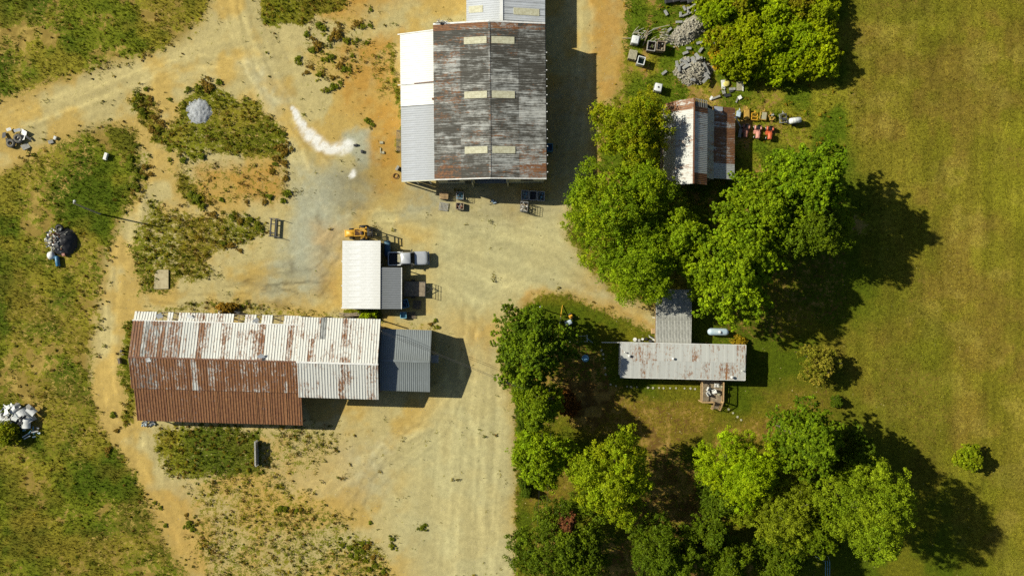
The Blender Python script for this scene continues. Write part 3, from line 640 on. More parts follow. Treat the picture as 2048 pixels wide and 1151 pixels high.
# 3 --- long rusty barn
lb = thing('long_barn', 'long rusty tin roofed barn with torn sheets along its north edge', 'barn', (-34.7, -9.85, 0), R(-1.65))
def nz_col(q, i, t, k):
    x = q.x
    if x < -12.5: r, g, wv = .56, .46, .45
    elif x < -10.2: r, g, wv = .58, .25, .5
    elif x < -6: r, g, wv = .48, .22, .75
    elif x < -2.5: r, g, wv = .46, .14, .9
    else: r, g, wv = .44, .10, .95
    return (r + rnd.uniform(-.12, .12), g, min(1, wv + rnd.uniform(-.08, .08)))
def sz_col(q, i, t, k):
    x = q.x
    if x < -13.6: r, g, wv = .56, .50, .4
    elif abs(x + 8.8) < .5: r, g, wv = .46, .20, .6
    else: r, g, wv = .625 + .16 * (N2(x, 3, .3, 9) - .5), .22, .6
    return (r + rnd.uniform(-.05, .05), g, wv)
def lean_col(q, i, t, k): return (rnd.choice((.80, .85, .78, .68, .72)), .18, .6)
def right_n(q, i, t, k):
    if abs(q.x - 9.15) < .4 and t == 1: return (.3, .50, .3)
    return (.40 + (.09 if rnd.random() < .3 else 0) + rnd.uniform(-.05, .03), .10, .95)
def right_s(q, i, t, k): return (.40 + (.08 if rnd.random() < .3 else 0) + rnd.uniform(-.04, .04), .14, .74)
def strip_col(q, i, t, k): return (.43 + rnd.uniform(-.06, .05), .08, 1.0)
slope(lb, (-17.4, 0, 5.2), (5.45, 0, 5.2), (-17.4, 4.95, 4.2), .76, M_sheet_y, nz_col, .38, .05, 1)
gone = {3, 4, 7, 10, 11, 22, 24, 25}
slope(lb, (-17.4, 4.9, 4.12), (5.45, 4.9, 4.12), (-17.4, 6.15, 3.72), .76, M_sheet_y, strip_col, .38, .05, 1, skip=lambda i, t, k: (k - 1 - i) in gone or i in (), deck=False, jit=.02)
for x in np.arange(-17.3, 5.5, .95): strip(lb, (x, 4.85, 4.04), (x, 6.12, 3.62), .08, .12, M_wood, 'rafter')
for (yy, z) in ((5.3, 3.96), (5.75, 3.82), (6.1, 3.70)): strip(lb, (-17.4, yy, z), (5.4, yy, z), .07, .06, M_wood, 'purlin')
strip(lb, (-17.5, 4.95, 4.24), (5.5, 4.95, 4.24), .16, .05, M_trim, 'flashing')
slope(lb, (-17.4, 0, 5.2), (5.55, 0, 5.2), (-17.4, -4.4, 4.12), .76, M_sheet_y, sz_col, .38, .05, 1)
slope(lb, (-17.15, -4.35, 4.0), (5.85, -4.35, 3.98), (-17.15, -9.05, 2.8), .76, M_sheet_y, lean_col, .38, .05, 1)
slope(lb, (5.5, 0, 5.5), (16.55, 0, 5.5), (5.5, 6.05, 4.25), .76, M_sheet_y, right_n, .38, .05, 2); slope(lb, (5.6, 0, 5.5), (16.55, 0, 5.5), (5.6, -4.95, 4.2), .76, M_sheet_y, right_s, .38, .05, 1)
strip(lb, (5.5, 0, 5.56), (16.6, 0, 5.56), .26, .04, M_trim, 'ridge_cap'); strip(lb, (-17.4, 0, 5.24), (5.5, 0, 5.24), .22, .04, M_rust, 'ridge_cap')
walls(lb, [(-17.2, -4.3), (16.4, -4.3), (16.4, 4.8), (-17.2, 4.8)], 0, [(3.85, 3.85), (4.05, 4.05, 5.25), (3.9, 3.9), (3.95, 3.95, 5.0)], M_barnwood)
for x in np.arange(-17, 5.9, 2.8): MB().box(x, -8.9, 1.35, .16, .16, 2.7).build('post', M_wood, lb)
for x in np.arange(-17.2, 16, 3.2): MB().box(x, 6.0, 1.8, .14, .14, 3.5).build('post', M_wood, lb)
for k in range(11):
    x = -17.1 + rnd.uniform(.5, 22.4); strip(lb, (x, -4.5, 4.02), (x, -9.0, 2.87), .10, .012, mat('orange_rust_run', (.34, .17, .06), .8, 0, (.20, .08, .035), 8), 'seam')
strip(lb, (-17.1, -8.98, 2.68), (5.8, -8.98, 2.68), .08, .16, M_wood, 'eave_beam')
MB().box(0, 0, 0, .9, .75, .02).build('lifted_sheet', M_galv, lb, loc=(.62, .55, 5.30), rot=(.5, -.35, .6)); MB().box(.95, .35, 5.20, .45, .7, .03, (-.2, 0, 0)).build('roof_hole', M_dark, lb)
for yy in (.12, .4, .65): MB().box(.95, yy, 5.26 - yy * .2, .45, .05, .02).build('batten', M_trim, lb)
MB().loft([[(-.3, -.2, 0), (.35, -.3, .03), (.3, .35, 0), (-.25, .3, .05)], [(-.3, -.2, .03), (.35, -.3, .06), (.3, .35, .03), (-.25, .3, .08)]]).build('loose_sheet', M_white, lb, loc=(-14.7, -.35, 5.22), rot=(.3, .05, .3))
for (x, yy, rz) in ((-13.9, 5.6, .5), (-9.7, 5.55, -.6), (-.6, 5.3, .7)): MB().box(0, 0, 0, .8, .7, .02).build('bent_sheet', M_white, lb, loc=(x, yy, 4.05), rot=(.35, .2, rz))
# 4 --- grey garage on its east end
ga = thing('grey_garage', 'grey metal gabled garage at the east end of the long rusty barn', 'garage', (-14.82, -10.03, 0), R(-1.7))
slope(ga, (-3.4, 0, 3.95), (3.45, 0, 3.95), (-3.4, 4.27, 3.0), .9, M_green, None, .3, .035); slope(ga, (-3.4, 0, 3.95), (3.45, 0, 3.95), (-3.4, -4.27, 3.0), .9, M_green, None, .3, .035)
strip(ga, (-3.4, 0, 4.0), (3.5, 0, 4.0), .32, .03, M_green, 'ridge_cap')
walls(ga, [(-3.2, -4.1), (3.25, -4.1), (3.25, 4.1), (-3.2, 4.1)], 0, [(2.88, 2.88), (2.9, 2.9, 3.8), (2.88, 2.88), (2.9, 2.9, 3.8)], M_grey)
for s_ in (-1, 1): strip(ga, (3.5, 4.27 * s_, 2.98), (3.5, 0, 3.94), .10, .16, M_green, 'rake_trim')
MB().box(4.0, .25, 2.3, 1.1, 1.1, .06).build('door_canopy', M_conc, ga); MB().box(3.27, .25, 1.05, .06, .95, 2.1).build('door', M_white, ga)
# 5 --- white shed with grey lean-to
sh = thing('white_shed', 'small shed with bright white roof and grey lean-to beside the pickup', 'shed', (-20.9, 1.8, 0), R(-.3))
slope(sh, (2.6, -4.7, 2.75), (2.6, 4.78, 2.75), (-2.8, -4.7, 2.35), .9, M_white, None, .23, .025); slope(sh, (2.66, -4.72, 2.62), (2.66, 1.08, 2.62), (5.42, -4.72, 2.2), .9, M_grey, None, .3, .035)
walls(sh, [(-2.6, -4.55), (2.5, -4.55), (2.5, 4.6), (-2.6, 4.6)], 0, [(2.2, 2.55), None, (2.55, 2.2), (2.2, 2.2)], M_galv)
for yy in (-4.5, -1.7, 1.6, 4.5): MB().box(2.5, yy, 1.3, .14, .14, 2.6).build('post', M_wood, sh)
for yy in (-4.5, -1.8, .9): MB().box(5.25, yy, 1.05, .12, .12, 2.1).build('post', M_wood, sh)
for (k, yy) in enumerate((-4.6, -1.5, 1.9)): MB().box(-2.86, yy, 2.32, .14, .18, .08).build('gutter_bracket', M_trim, sh)
strip(sh, (5.46, -4.72, 2.2), (5.46, 1.08, 2.2), .1, .1, M_trim, 'eave_trim')
# 6 --- old gambrel barn
ob = thing('old_gambrel_barn', 'old gambrel barn with silver and rusty roof among the trees', 'barn', (24.35, 19.7, 0), R(-.6))
BL = 5.72
def ob_w(q, i, t, k): return (.38 + (.20 if q.y > BL - 1.2 else 0) + rnd.uniform(-.04, .06), .30, .60)
def ob_e(q, i, t, k): return (.64 if (q.y > BL - 1.8 or q.y < -BL + 1.8) else .40 + rnd.uniform(-.06, .08), .22, .65)
def ob_s(q, i, t, k): return (.42 + rnd.uniform(-.05, .05), .26, .40)
def ob_l(q, i, t, k): return (.60 + (-.22 if q.y < -2.2 else 0) + rnd.uniform(-.06, .06), .34, .45)
def lift(f): return f
slope(ob, (0, BL, 6.5), (0, -BL, 6.5), (-2.1, BL, 5.0), .72, M_sheet_x, ob_w, .24, .03); slope(ob, (-2.1, BL, 4.96), (-2.1, -BL, 4.96), (-3.3, BL, 3.1), .72, M_sheet_x, ob_w, .24, .03)
slope(ob, (0, BL - 1.0, 6.5), (0, -BL, 6.5), (2.15, BL - 1.0, 5.2), .72, M_sheet_x, ob_e, .24, .03); slope(ob, (2.15, BL - .9, 5.16), (2.15, -BL + 1.0, 5.16), (3.5, BL - .9, 3.5), .72, M_sheet_x, ob_s, .24, .03)
slope(ob, (3.5, BL - .25, 3.4), (3.5, -BL + 1.2, 3.4), (6.75, BL - .25, 2.35), .72, M_sheet_x, ob_l, .24, .03)
MB().box(0, 0, 0, 1.3, .6, .03).build('patch_sheet', M_galv, ob, loc=(4.2, BL - .6, 3.25), rot=(0, .31, 0))
for k in range(8): strip(ob, (.05 + k * .28, BL, 6.45 - k * .17), (.05 + k * .28, BL - 1.05, 6.45 - k * .17), .09, .14, M_conc, 'rafter')
for yy in (BL - .02, BL - .55): strip(ob, (0, yy, 6.36), (2.15, yy, 5.06), .08, .08, M_wood, 'batten')
strip(ob, (0, -BL, 6.55), (0, BL, 6.55), .2, .05, M_rust, 'ridge_cap')
walls(ob, [(-3.15, -BL + .2), (3.35, -BL + 1.1), (3.35, BL - .3), (-3.15, BL - .3)], 0, [(3.0, 3.4), (3.3, 3.3), (3.4, 3.0), (3.0, 3.0)], M_barnwood)
MB().loft([[(3.2, BL - .35, 3.4), (2.1, BL - .35, 5.0), (0, BL - .35, 6.3), (-2.0, BL - .35, 4.9), (-3.1, BL - .35, 3.05)], [(3.2, BL - .5, 3.4), (2.1, BL - .5, 5.0), (0, BL - .5, 6.3), (-2.0, BL - .5, 4.9), (-3.1, BL - .5, 3.05)]]).build('gable', M_barnwood, ob)
MB().loft([[(3.2, -BL + 1.2, 3.4), (2.1, -BL + 1.2, 5.0), (0, -BL + 1.2, 6.3), (-2.0, -BL + 1.2, 4.9), (-3.1, -BL + 1.2, 3.05)], [(3.2, -BL + 1.35, 3.4), (2.1, -BL + 1.35, 5.0), (0, -BL + 1.35, 6.3), (-2.0, -BL + 1.35, 4.9), (-3.1, -BL + 1.35, 3.05)]]).build('gable', M_barnwood, ob)
for yy in np.arange(-4.2, 5.4, 2.3): MB().box(6.55, yy, 1.1, .15, .15, 2.2).build('post', M_wood, ob)
MB().box(6.3, .3, 1.1, .1, 8.8, 2.1).build('wall', M_barnwood, ob)
# 7 --- mobile home, carport, deck
mh = thing('mobile_home', 'single wide mobile home with flat grey rust stained roof', 'house', (23.76, -10.17, 0), R(-1.3))
def mh_col(q, i, t, k): return (.415 + (.05 if rnd.random() < .35 else -.03) + rnd.uniform(-.02, .02), .12, .42)
slope(mh, (-8.62, 0, 3.12), (8.62, 0, 3.12), (-8.62, 2.43, 2.92), 1.2, M_sheet_y, mh_col, 1.2, .012); slope(mh, (-8.62, 0, 3.12), (8.62, 0, 3.12), (-8.62, -2.43, 2.92), 1.2, M_sheet_y, mh_col, 1.2, .012)
walls(mh, [(-8.5, -2.32), (8.5, -2.32), (8.5, 2.32), (-8.5, 2.32)], 0, [(2.88, 2.88), (2.88, 2.88, 3.05), (2.88, 2.88), (2.88, 2.88, 3.05)], M_siding)
for s_ in (-1, 1): strip(mh, (-8.65, 2.46 * s_, 2.9), (8.65, 2.46 * s_, 2.9), .06, .10, M_trim, 'eave_trim'); strip(mh, (8.66 * s_, -2.45, 2.95), (8.66 * s_, 2.45, 2.95), .06, .12, M_trim, 'eave_trim')
for x in (-6.5, -2.5, 5.2): f = MB().box(x, 2.34, 1.75, 1.1, .05, .9).build('window', M_trim, mh); MB().box(x, 2.372, 1.75, .95, .012, .75).build('pane', M_glass, f)
for x in (-5.0, .0, 6.0): f = MB().box(x, -2.34, 1.75, 1.3, .05, .9).build('window', M_trim, mh); MB().box(x, -2.372, 1.75, 1.15, .012, .75).build('pane', M_glass, f)
for (px, py, r_) in ((1258, 713.5, .16), (1346, 717, .14), (1464, 751.5, .17), (1249, 706.5, .08), (1484, 738, .07)):
    q = P(px, py, 3.25) - Vector((23.76, -10.17, 0)); q.z = 0
    MB().tube([(q.x, q.y, 2.98), (q.x, q.y, 3.34)], r_ * .6, 10).tube([(q.x, q.y, 3.34), (q.x, q.y, 3.44), (q.x, q.y, 3.52)], [r_ * 1.2, r_ * 1.2, r_ * .4], 10).build('roof_vent', M_trim, mh)
cp = thing('carport', 'open carport with grey ribbed roof running under the trees to the mobile home', 'carport', (22.5, -4.4, 0), R(-.5))
slope(cp, (2.5, 0, 2.70), (-2.5, 0, 2.70), (2.5, 4.2, 2.62), .9, M_carport, None, .225, .035); slope(cp, (2.5, -3.55, 2.60), (-2.5, -3.55, 2.60), (2.5, -.02, 2.72), .9, M_carport, None, .225, .035)
for x in (-2.4, 2.4):
    for yy in (-3.0, .2, 4.0): MB().box(x, yy, 1.3, .1, .1, 2.6).build('post', M_trim, cp)
strip(cp, (-2.55, -3.4, 2.62), (-2.55, 4.2, 2.62), .06, .12, M_newwood, 'eave_trim')
dk = thing('porch_deck', 'wooden porch deck with railings and steps on south side of mobile home', 'deck', (28.2, -14.0, 0), R(-1.3))
for k in range(22): MB().box(0, 1.1 - k * .146, .88, 3.0, .132, .04).build('board', M_wood, dk)
def rail(a, b, z=.9, z2=None):
    z2 = z if z2 is None else z2
    strip(dk, (*a, z + .98), (*b, z2 + .98), .16, .05, M_newwood, 'handrail'); strip(dk, (*a, z + .12), (*b, z2 + .12), .05, .08, M_newwood, 'bottom_rail')
    A, B = Vector((*a, 0)), Vector((*b, 0)); n = max(2, int((B - A).length / .17))
    for i in range(n + 1):
        f = i / n; q = A.lerp(B, f); zq = z + (z2 - z) * f; MB().box(q.x, q.y, zq + .53, .04, .04, .88).build('baluster', M_newwood, dk)
    for q, zq in ((A, z), (B, z2)): MB().box(q.x, q.y, zq / 2 + .5, .1, .1, zq + 1.0).build('post', M_newwood, dk)
rail((-1.5, .7), (-1.5, -2.0)); rail((-1.5, -2.06), (.15, -2.06)); rail((1.5, .8), (1.5, -2.0))
rail((.25, -2.06), (.25, -3.15), .9, .1); rail((1.45, -2.1), (1.3, -3.25), .9, .1)
for k in range(5): MB().box(.85, -2.2 - k * .22, .74 - k * .17, 1.0, .24, .04).build('step', M_wood, dk)
# ------------------------------------------------------------------ vehicles and machines
M_silver = mat('silver_truck_paint', (.46, .48, .50), .32, .25, (.42, .44, .46), 1, coat=.4); M_yellow = mat('yellow_machine_paint', (.66, .36, .02), .5, 0, (.48, .25, .02), 5)
M_red = mat('red_orange_paint', (.55, .11, .035), .5, 0, (.42, .09, .03), 5); M_pink = mat('faded_red_paint', (.58, .27, .20), .65, 0, (.45, .20, .15), 5); M_maroon = mat('dull_red_paint', (.38, .16, .11), .7, 0, (.24, .10, .07), 5)
M_oldyellow = mat('old_yellow_paint', (.52, .33, .05), .7, 0, (.30, .17, .04), 7); M_plast = mat('white_plastic', (.66, .68, .66), .4, 0, (.55, .57, .55), 2); M_blue = mat('blue_plastic', (.05, .20, .34), .45, 0, (.035, .14, .25), 3)
M_teal = mat('pale_blue_plastic', (.16, .36, .46), .5, 0, (.11, .27, .36), 3); M_lblue = mat('faded_blue_tank_paint', (.34, .46, .54), .5, 0, (.45, .52, .56), 2); M_chrome = mat('bright_steel', (.55, .55, .56), .3, .7); M_lens = mat('lamp_lens', (.75, .75, .7), .15)
M_tarp = mat('blue_tarp', (.03, .10, .16), .6); M_mesh = mat('galvanised_cage', (.42, .42, .40), .45, .5); M_seat = mat('black_vinyl', (.02, .02, .022), .5); M_beddark = mat('truck_bed_liner', (.03, .032, .036), .8); M_box = mat('tan_board', (.40, .37, .24), .8)
def wheel(parent, x, y, r, w, hub=M_chrome, axis='Y'):
    t = MB(); seg = []
    pr = [(-w / 2, r * .62), (-w / 2, r * .93), (-w * .35, r), (w * .35, r), (w / 2, r * .93), (w / 2, r * .62)]
    for (o, q) in pr: seg.append([(x + q * math.cos(a * math.pi / 9), y + o, r + q * math.sin(a * math.pi / 9)) for a in range(18)])
    tyre = t.loft(seg).build('wheel', M_rubber, parent)
    MB().tube([(x, y - w * .45, r), (x, y + w * .52, r)], r * .55, 14).build('rim', hub, tyre)
    if r > .5:
        lug = MB()
        for k in range(18):
            a = k * math.pi / 9; lug.box(x + (r + .01) * math.cos(a), y + (w * .2 if k % 2 else -w * .2), r + (r + .01) * math.sin(a), .09, w * .5, .07, (0, -a, .5 if k % 2 else -.5))
        lug.build('lug', M_rubber, tyre)
    return tyre
# silver pickup (front toward +x)
tp = P(817, 516.5, .8); tk = thing('pickup_truck', 'silver single cab pickup with an empty dark bed beside the white shed', 'truck', (tp.x, tp.y, 0), R(1.5))
b = MB(); rings = []
for z, L0, L1, w, r_ in ((.48, -2.74, 2.62, 1.78, .25), (.62, -2.8, 2.80, 1.92, .34), (.86, -2.8, 2.80, 1.96, .36), (.98, .40, 2.72, 1.90, .36), (1.06, .5, 2.55, 1.72, .34)):
    rings.append(rrect((L0 + L1) / 2, 0, L1 - L0, w, r_, z, 5))
b.loft(rings[:3]); b.build('body', M_silver, tk, True)
MB().loft([rrect(1.62, 0, 2.30, 1.95, .40, .84, 6), rrect(1.62, 0, 2.26, 1.90, .42, 1.02, 6), rrect(1.58, 0, 2.05, 1.70, .40, 1.11, 6), rrect(1.52, 0, 1.6, 1.2, .35, 1.14, 6)]).build('hood', M_silver, tk, True)
MB().loft([rrect(-.10, 0, 1.96, 1.90, .12, .84), rrect(-.10, 0, 1.96, 1.88, .12, 1.10), rrect(-.26, 0, 1.42, 1.56, .22, 1.70), rrect(-.26, 0, 1.28, 1.42, .22, 1.78)]).build('cab', M_silver, tk, True)
MB().loft([[(.90, -.80, 1.13), (.90, .80, 1.13), (.42, .68, 1.70), (.42, -.68, 1.70)], [(.93, -.80, 1.15), (.93, .80, 1.15), (.45, .68, 1.72), (.45, -.68, 1.72)]]).build('windshield', M_glass, tk)
MB().loft([[(-1.06, -.72, 1.18), (-1.06, .72, 1.18), (-.99, .62, 1.62), (-.99, -.62, 1.62)], [(-1.09, -.72, 1.18), (-1.09, .72, 1.18), (-1.02, .62, 1.62), (-1.02, -.62, 1.62)]]).build('rear_window', M_glass, tk)
for s_ in (-1, 1):
    MB().loft([[(-.7, .955 * s_, 1.14), (.55, .955 * s_, 1.14), (.28, .82 * s_, 1.62), (-.66, .82 * s_, 1.62)], [(-.7, .975 * s_, 1.14), (.55, .975 * s_, 1.14), (.28, .84 * s_, 1.62), (-.66, .84 * s_, 1.62)]]).build('side_window', M_glass, tk)
    MB().box(.55, 1.12 * s_, 1.16, .14, .30, .2).build('mirror', M_black, tk, bevel=.03)
    MB().box(2.70, .68 * s_, .80, .12, .36, .16).build('headlight', M_lens, tk, bevel=.02); MB().box(-2.80, .82 * s_, .95, .06, .16, .3).build('tail_light', M_red, tk)
    MB().box(-1.95, .90 * s_, 1.02, 1.76, .13, .36).build('bed_side', M_silver, tk, bevel=.02); MB().box(-1.94, .90 * s_, 1.215, 1.74, .14, .03).build('bed_rail', M_plast, tk)
    for x in (-1.85, 1.75): wheel(tk, x, .84 * s_, .38, .26)
MB().box(-2.80, 0, 1.00, .09, 1.72, .42).build('tailgate', M_silver, tk, bevel=.02); MB().box(-1.14, 0, 1.02, .10, 1.72, .40).build('bulkhead', M_silver, tk); MB().box(-1.98, 0, .885, 1.60, 1.66, .04).build('bed_floor', M_beddark, tk)
MB().box(2.85, 0, .58, .16, 1.86, .2).build('bumper', M_chrome, tk, bevel=.04); MB().box(-2.92, 0, .55, .14, 1.8, .18).build('bumper', M_chrome, tk, bevel=.04); MB().box(2.80, 0, .82, .06, 1.0, .2).build('grille', M_black, tk)
bx = P(798.5, 516, 1.1); o = MB().box(0, 0, 0, .5, 1.15, .32).build('toolbox', M_box, None, bevel=.03, loc=(bx.x, bx.y, 1.066), rot=(0, 0, R(1.5))); tag(o, 'tan box lying in the bed of the silver pickup', 'box')
# yellow forklift (hood toward -x, mast on +x)
fp = P(719, 466, .8); fk = thing('forklift', 'yellow rough terrain forklift with tall mast north of the white shed', 'forklift', (fp.x, fp.y, 0), R(2))
MB().loft([rrect(-1.2, 0, 1.35, .95, .2, .6), rrect(-1.22, 0, 1.40, .95, .22, 1.0), rrect(-1.15, 0, 1.2, .75, .2, 1.28)]).build('hood', M_yellow, fk, True); MB().box(-1.95, 0, .75, .28, 1.0, .5).build('counterweight', M_yellow, fk, bevel=.06)
MB().box(.05, 0, .65, 1.9, .8, .35).build('chassis', M_yellow, fk, bevel=.03); MB().box(.35, 0, .92, .45, .5, .12).build('seat', M_seat, fk, bevel=.04); MB().box(.55, 0, 1.2, .12, .5, .5).build('backrest', M_seat, fk, bevel=.04)
for s_ in (-1, 1):
    for x in (-.45, .95): MB().tube([(x, .45 * s_, .8), (x, .45 * s_, 2.1)], .04, 6).build('post', M_yellow, fk)
    strip(fk, (-.5, .48 * s_, 2.12), (1.0, .48 * s_, 2.12), .09, .08, M_yellow, 'roof_rail')
    wheel(fk, .65, .88 * s_, .62, .42, M_yellow); wheel(fk, -1.15, .62 * s_, .40, .26, M_yellow)
    MB().box(.65, .72 * s_, 1.16, .9, .25, .05).build('fender', M_yellow, fk); MB().box(1.62, .52 * s_, 1.65, .16, .12, 3.0).build('mast_rail', M_steel, fk); MB().box(2.15, .38 * s_, .14, 1.1, .1, .06).build('fork', M_steel, fk)
for y in (-.5, .5): strip(fk, (-.45 if y < 0 else .98, -.45, 2.13), (-.45 if y < 0 else .98, .45, 2.13), .08, .07, M_yellow, 'roof_rail')
for x in np.arange(-.28, .6, .14): strip(fk, (x, -.42, 2.14), (x, .42, 2.14), .04, .03, M_rust, 'roof_bar')
for z in (.5, 1.5, 2.35, 2.75, 3.08): MB().box(1.62, 0, z, .1, 1.0, .1).build('cross_bar', M_steel, fk)
MB().box(1.80, 0, .6, .08, 1.2, .5).build('carriage', M_steel, fk); MB().tube([(-.5, 0, 1.25), (-.25, 0, 1.42)], .03, 6).torus((-.22, 0, 1.45), .18, .02, 'Z').build('steering_wheel', M_black, fk)
# flat trailer
fp = P(830, 577.5, .6); tl = thing('flatbed_trailer', 'flat plank trailer with pipe headboard half shaded by the grey lean-to', 'trailer', (fp.x, fp.y, 0), R(-1))
for k in range(10): MB().box(0, -.95 + k * .21, .60, 3.05, .19, .05).build('plank', M_wood, tl)
for s_ in (-1, 1): strip(tl, (-1.55, 1.03 * s_, .58), (1.6, 1.03 * s_, .58), .07, .12, M_steel, 'side_rail'); wheel(tl, -.3, 1.22 * s_, .32, .2); MB().tube([(1.55, 1.0 * s_, .6), (1.55, 1.0 * s_, 1.5)], .03, 6).build('post', M_steel, tl)
for z in (.95, 1.2, 1.5): MB().tube([(1.55, -1.0, z), (1.55, 1.0, z)], .03, 6).build('headboard_pipe', M_steel, tl)
MB().tube([(1.55, .55, .5), (2.6, 0, .48)], .05, 6).tube([(1.55, -.55, .5), (2.6, 0, .48)], .05, 6).tube([(2.45, 0, .1), (2.45, 0, .95)], .035, 6).build('tongue', M_steel, tl)
# red garden tractors and rusty implements beside the old barn
def tractor(px, py, rz, m, label, seat=True):
    q = P(px, py, .5); t = thing('garden_tractor', label, 'tractor', (q.x, q.y, 0), rz, 'old garden tractors beside the gambrel barn')
    MB().loft([rrect(0, -.55, .52, .95, .10, .42), rrect(0, -.55, .56, .98, .12, .75), rrect(0, -.53, .46, .85, .12, .90)]).build('hood', m, t, True)
    MB().box(0, .35, .42, .62, .8, .12).build('foot_deck', m, t, bevel=.02)
    for s_ in (-1, 1):
        MB().loft([rrect(.40 * s_, .55, .26, .62, .08, .60), rrect(.40 * s_, .55, .24, .5, .08, .78)]).build('fender', m, t, True)
        wheel(t, 0, 0, .30, .24, M_trim).matrix_local = Matrix.Translation((.42 * s_, .60, 0)) @ Matrix.Rotation(math.pi / 2, 4, 'Z'); wheel(t, 0, 0, .20, .15, M_trim).matrix_local = Matrix.Translation((.36 * s_, -.72, 0)) @ Matrix.Rotation(math.pi / 2, 4, 'Z')
    if seat: MB().box(0, .55, .74, .42, .4, .1).build('seat', M_seat, t, bevel=.03); MB().box(0, .78, .92, .42, .1, .34).build('backrest', M_seat, t, bevel=.03)
    MB().tube([(0, .0, .7), (0, .12, 1.0)], .02, 6).torus((0, .14, 1.02), .16, .018).build('steering_wheel', M_black, t)
    MB().box(0, 0, .2, 1.05, .6, .14).build('mower_deck', m, t, bevel=.04)
tractor(1491.5, 261, R(-8), M_maroon, 'dull pinkish red garden tractor closest to the gambrel barn wall'); tractor(1515.5, 263, R(-4), M_pink, 'faded pink garden tractor between two others'); tractor(1539.5, 265, R(-4), M_red, 'bright orange red garden tractor, farthest from the gambrel barn')
def implement(px, py, w, l, rz, m, label, kind=0):
    q = P(px, py, .3); t = thing('farm_implement', label, 'implement', (q.x, q.y, 0), rz, 'row of old implements beside the gambrel barn')
    for s_ in (-1, 1): MB().box(s_ * w / 2, 0, .42, .1, l, .12).build('side_beam', m, t)
    for yy in ((-l / 2, l / 2) if kind != 2 else (-l / 2, 0, l / 2)): MB().box(0, yy, .42, w + .1, .1, .12).build('cross_beam', m, t)
    if kind in (1, 3): MB().box(.1 if kind == 3 else 0, 0, .50, w * (.7 if kind == 3 else .9), l * .9, .05).build('deck_plate', M_box if kind == 3 else m, t)
    for s_ in (-1, 1): MB().box(s_ * w * .45, l * .45, .2, .08, .08, .4).box(s_ * w * .45, -l * .45, .2, .08, .08, .4).build('leg', m, t)
    MB().tube([(0, l / 2, .45), (0, l / 2 + .45, .5)], .05, 6).tube([(-.3, l / 2, .5), (0, l / 2 + .1, .95), (.3, l / 2, .5)], .035, 6).build('hitch', m, t)
    return t
implement(1476.5, 229, .5, .8, R(-10), M_lblue, 'pale blue scrap implement against the gambrel lean-to', 1); implement(1493, 228, .7, 1.3, R(0), M_oldyellow, 'long dull yellow implement with plate deck', 1); implement(1508.5, 233.5, .8, .95, R(-3), M_yellow, 'open bright yellow square implement frame', 2)
implement(1526, 232, .9, 1.1, R(-8), M_oldyellow, 'yellow framed implement with pale board on top', 3)
q = implement(1543, 234, .7, .7, R(20), M_oldyellow, 'small tangled yellow machine with engine', 2); MB().box(.12, .22, .62, .32, .28, .3).build('engine', M_conc, q, bevel=.03); MB().torus((-.1, -.25, .5), .25, .05, 'Z').build('reel', M_oldyellow, q)
q = implement(1565.5, 237, .95, 1.2, R(5), M_mesh, 'dark open steel implement beside the white tank', 2); MB().torus((.05, .1, .62), .42, .06, 'Z').build('hoop', M_steel, q); MB().box(.1, -.2, .52, .5, .35, .25).build('gearbox', M_steel, q)
q = P(1590, 241, .9); st = thing('sprayer_tank', 'white ribbed cylinder tank on a low trailer beside the implements', 'tank', (q.x, q.y, 0), R(8))
MB().tube([(-.82, 0, .95), (-.74, 0, .95), (.74, 0, .95), (.82, 0, .95)], [.22, .40, .40, .22], 18).build('tank', M_plast, st, True)
for x in (-.4, 0, .4): MB().torus((x, 0, .95), .40, .02, 'X', 20, 5).build('band', M_conc, st)
MB().box(0, 0, .48, 1.7, .7, .1).build('frame', M_steel, st); wheel(st, .1, .5, .28, .16); wheel(st, .1, -.5, .28, .16); MB().tube([(-.8, 0, .45), (-1.5, 0, .45)], .04, 6).build('tongue', M_steel, st)

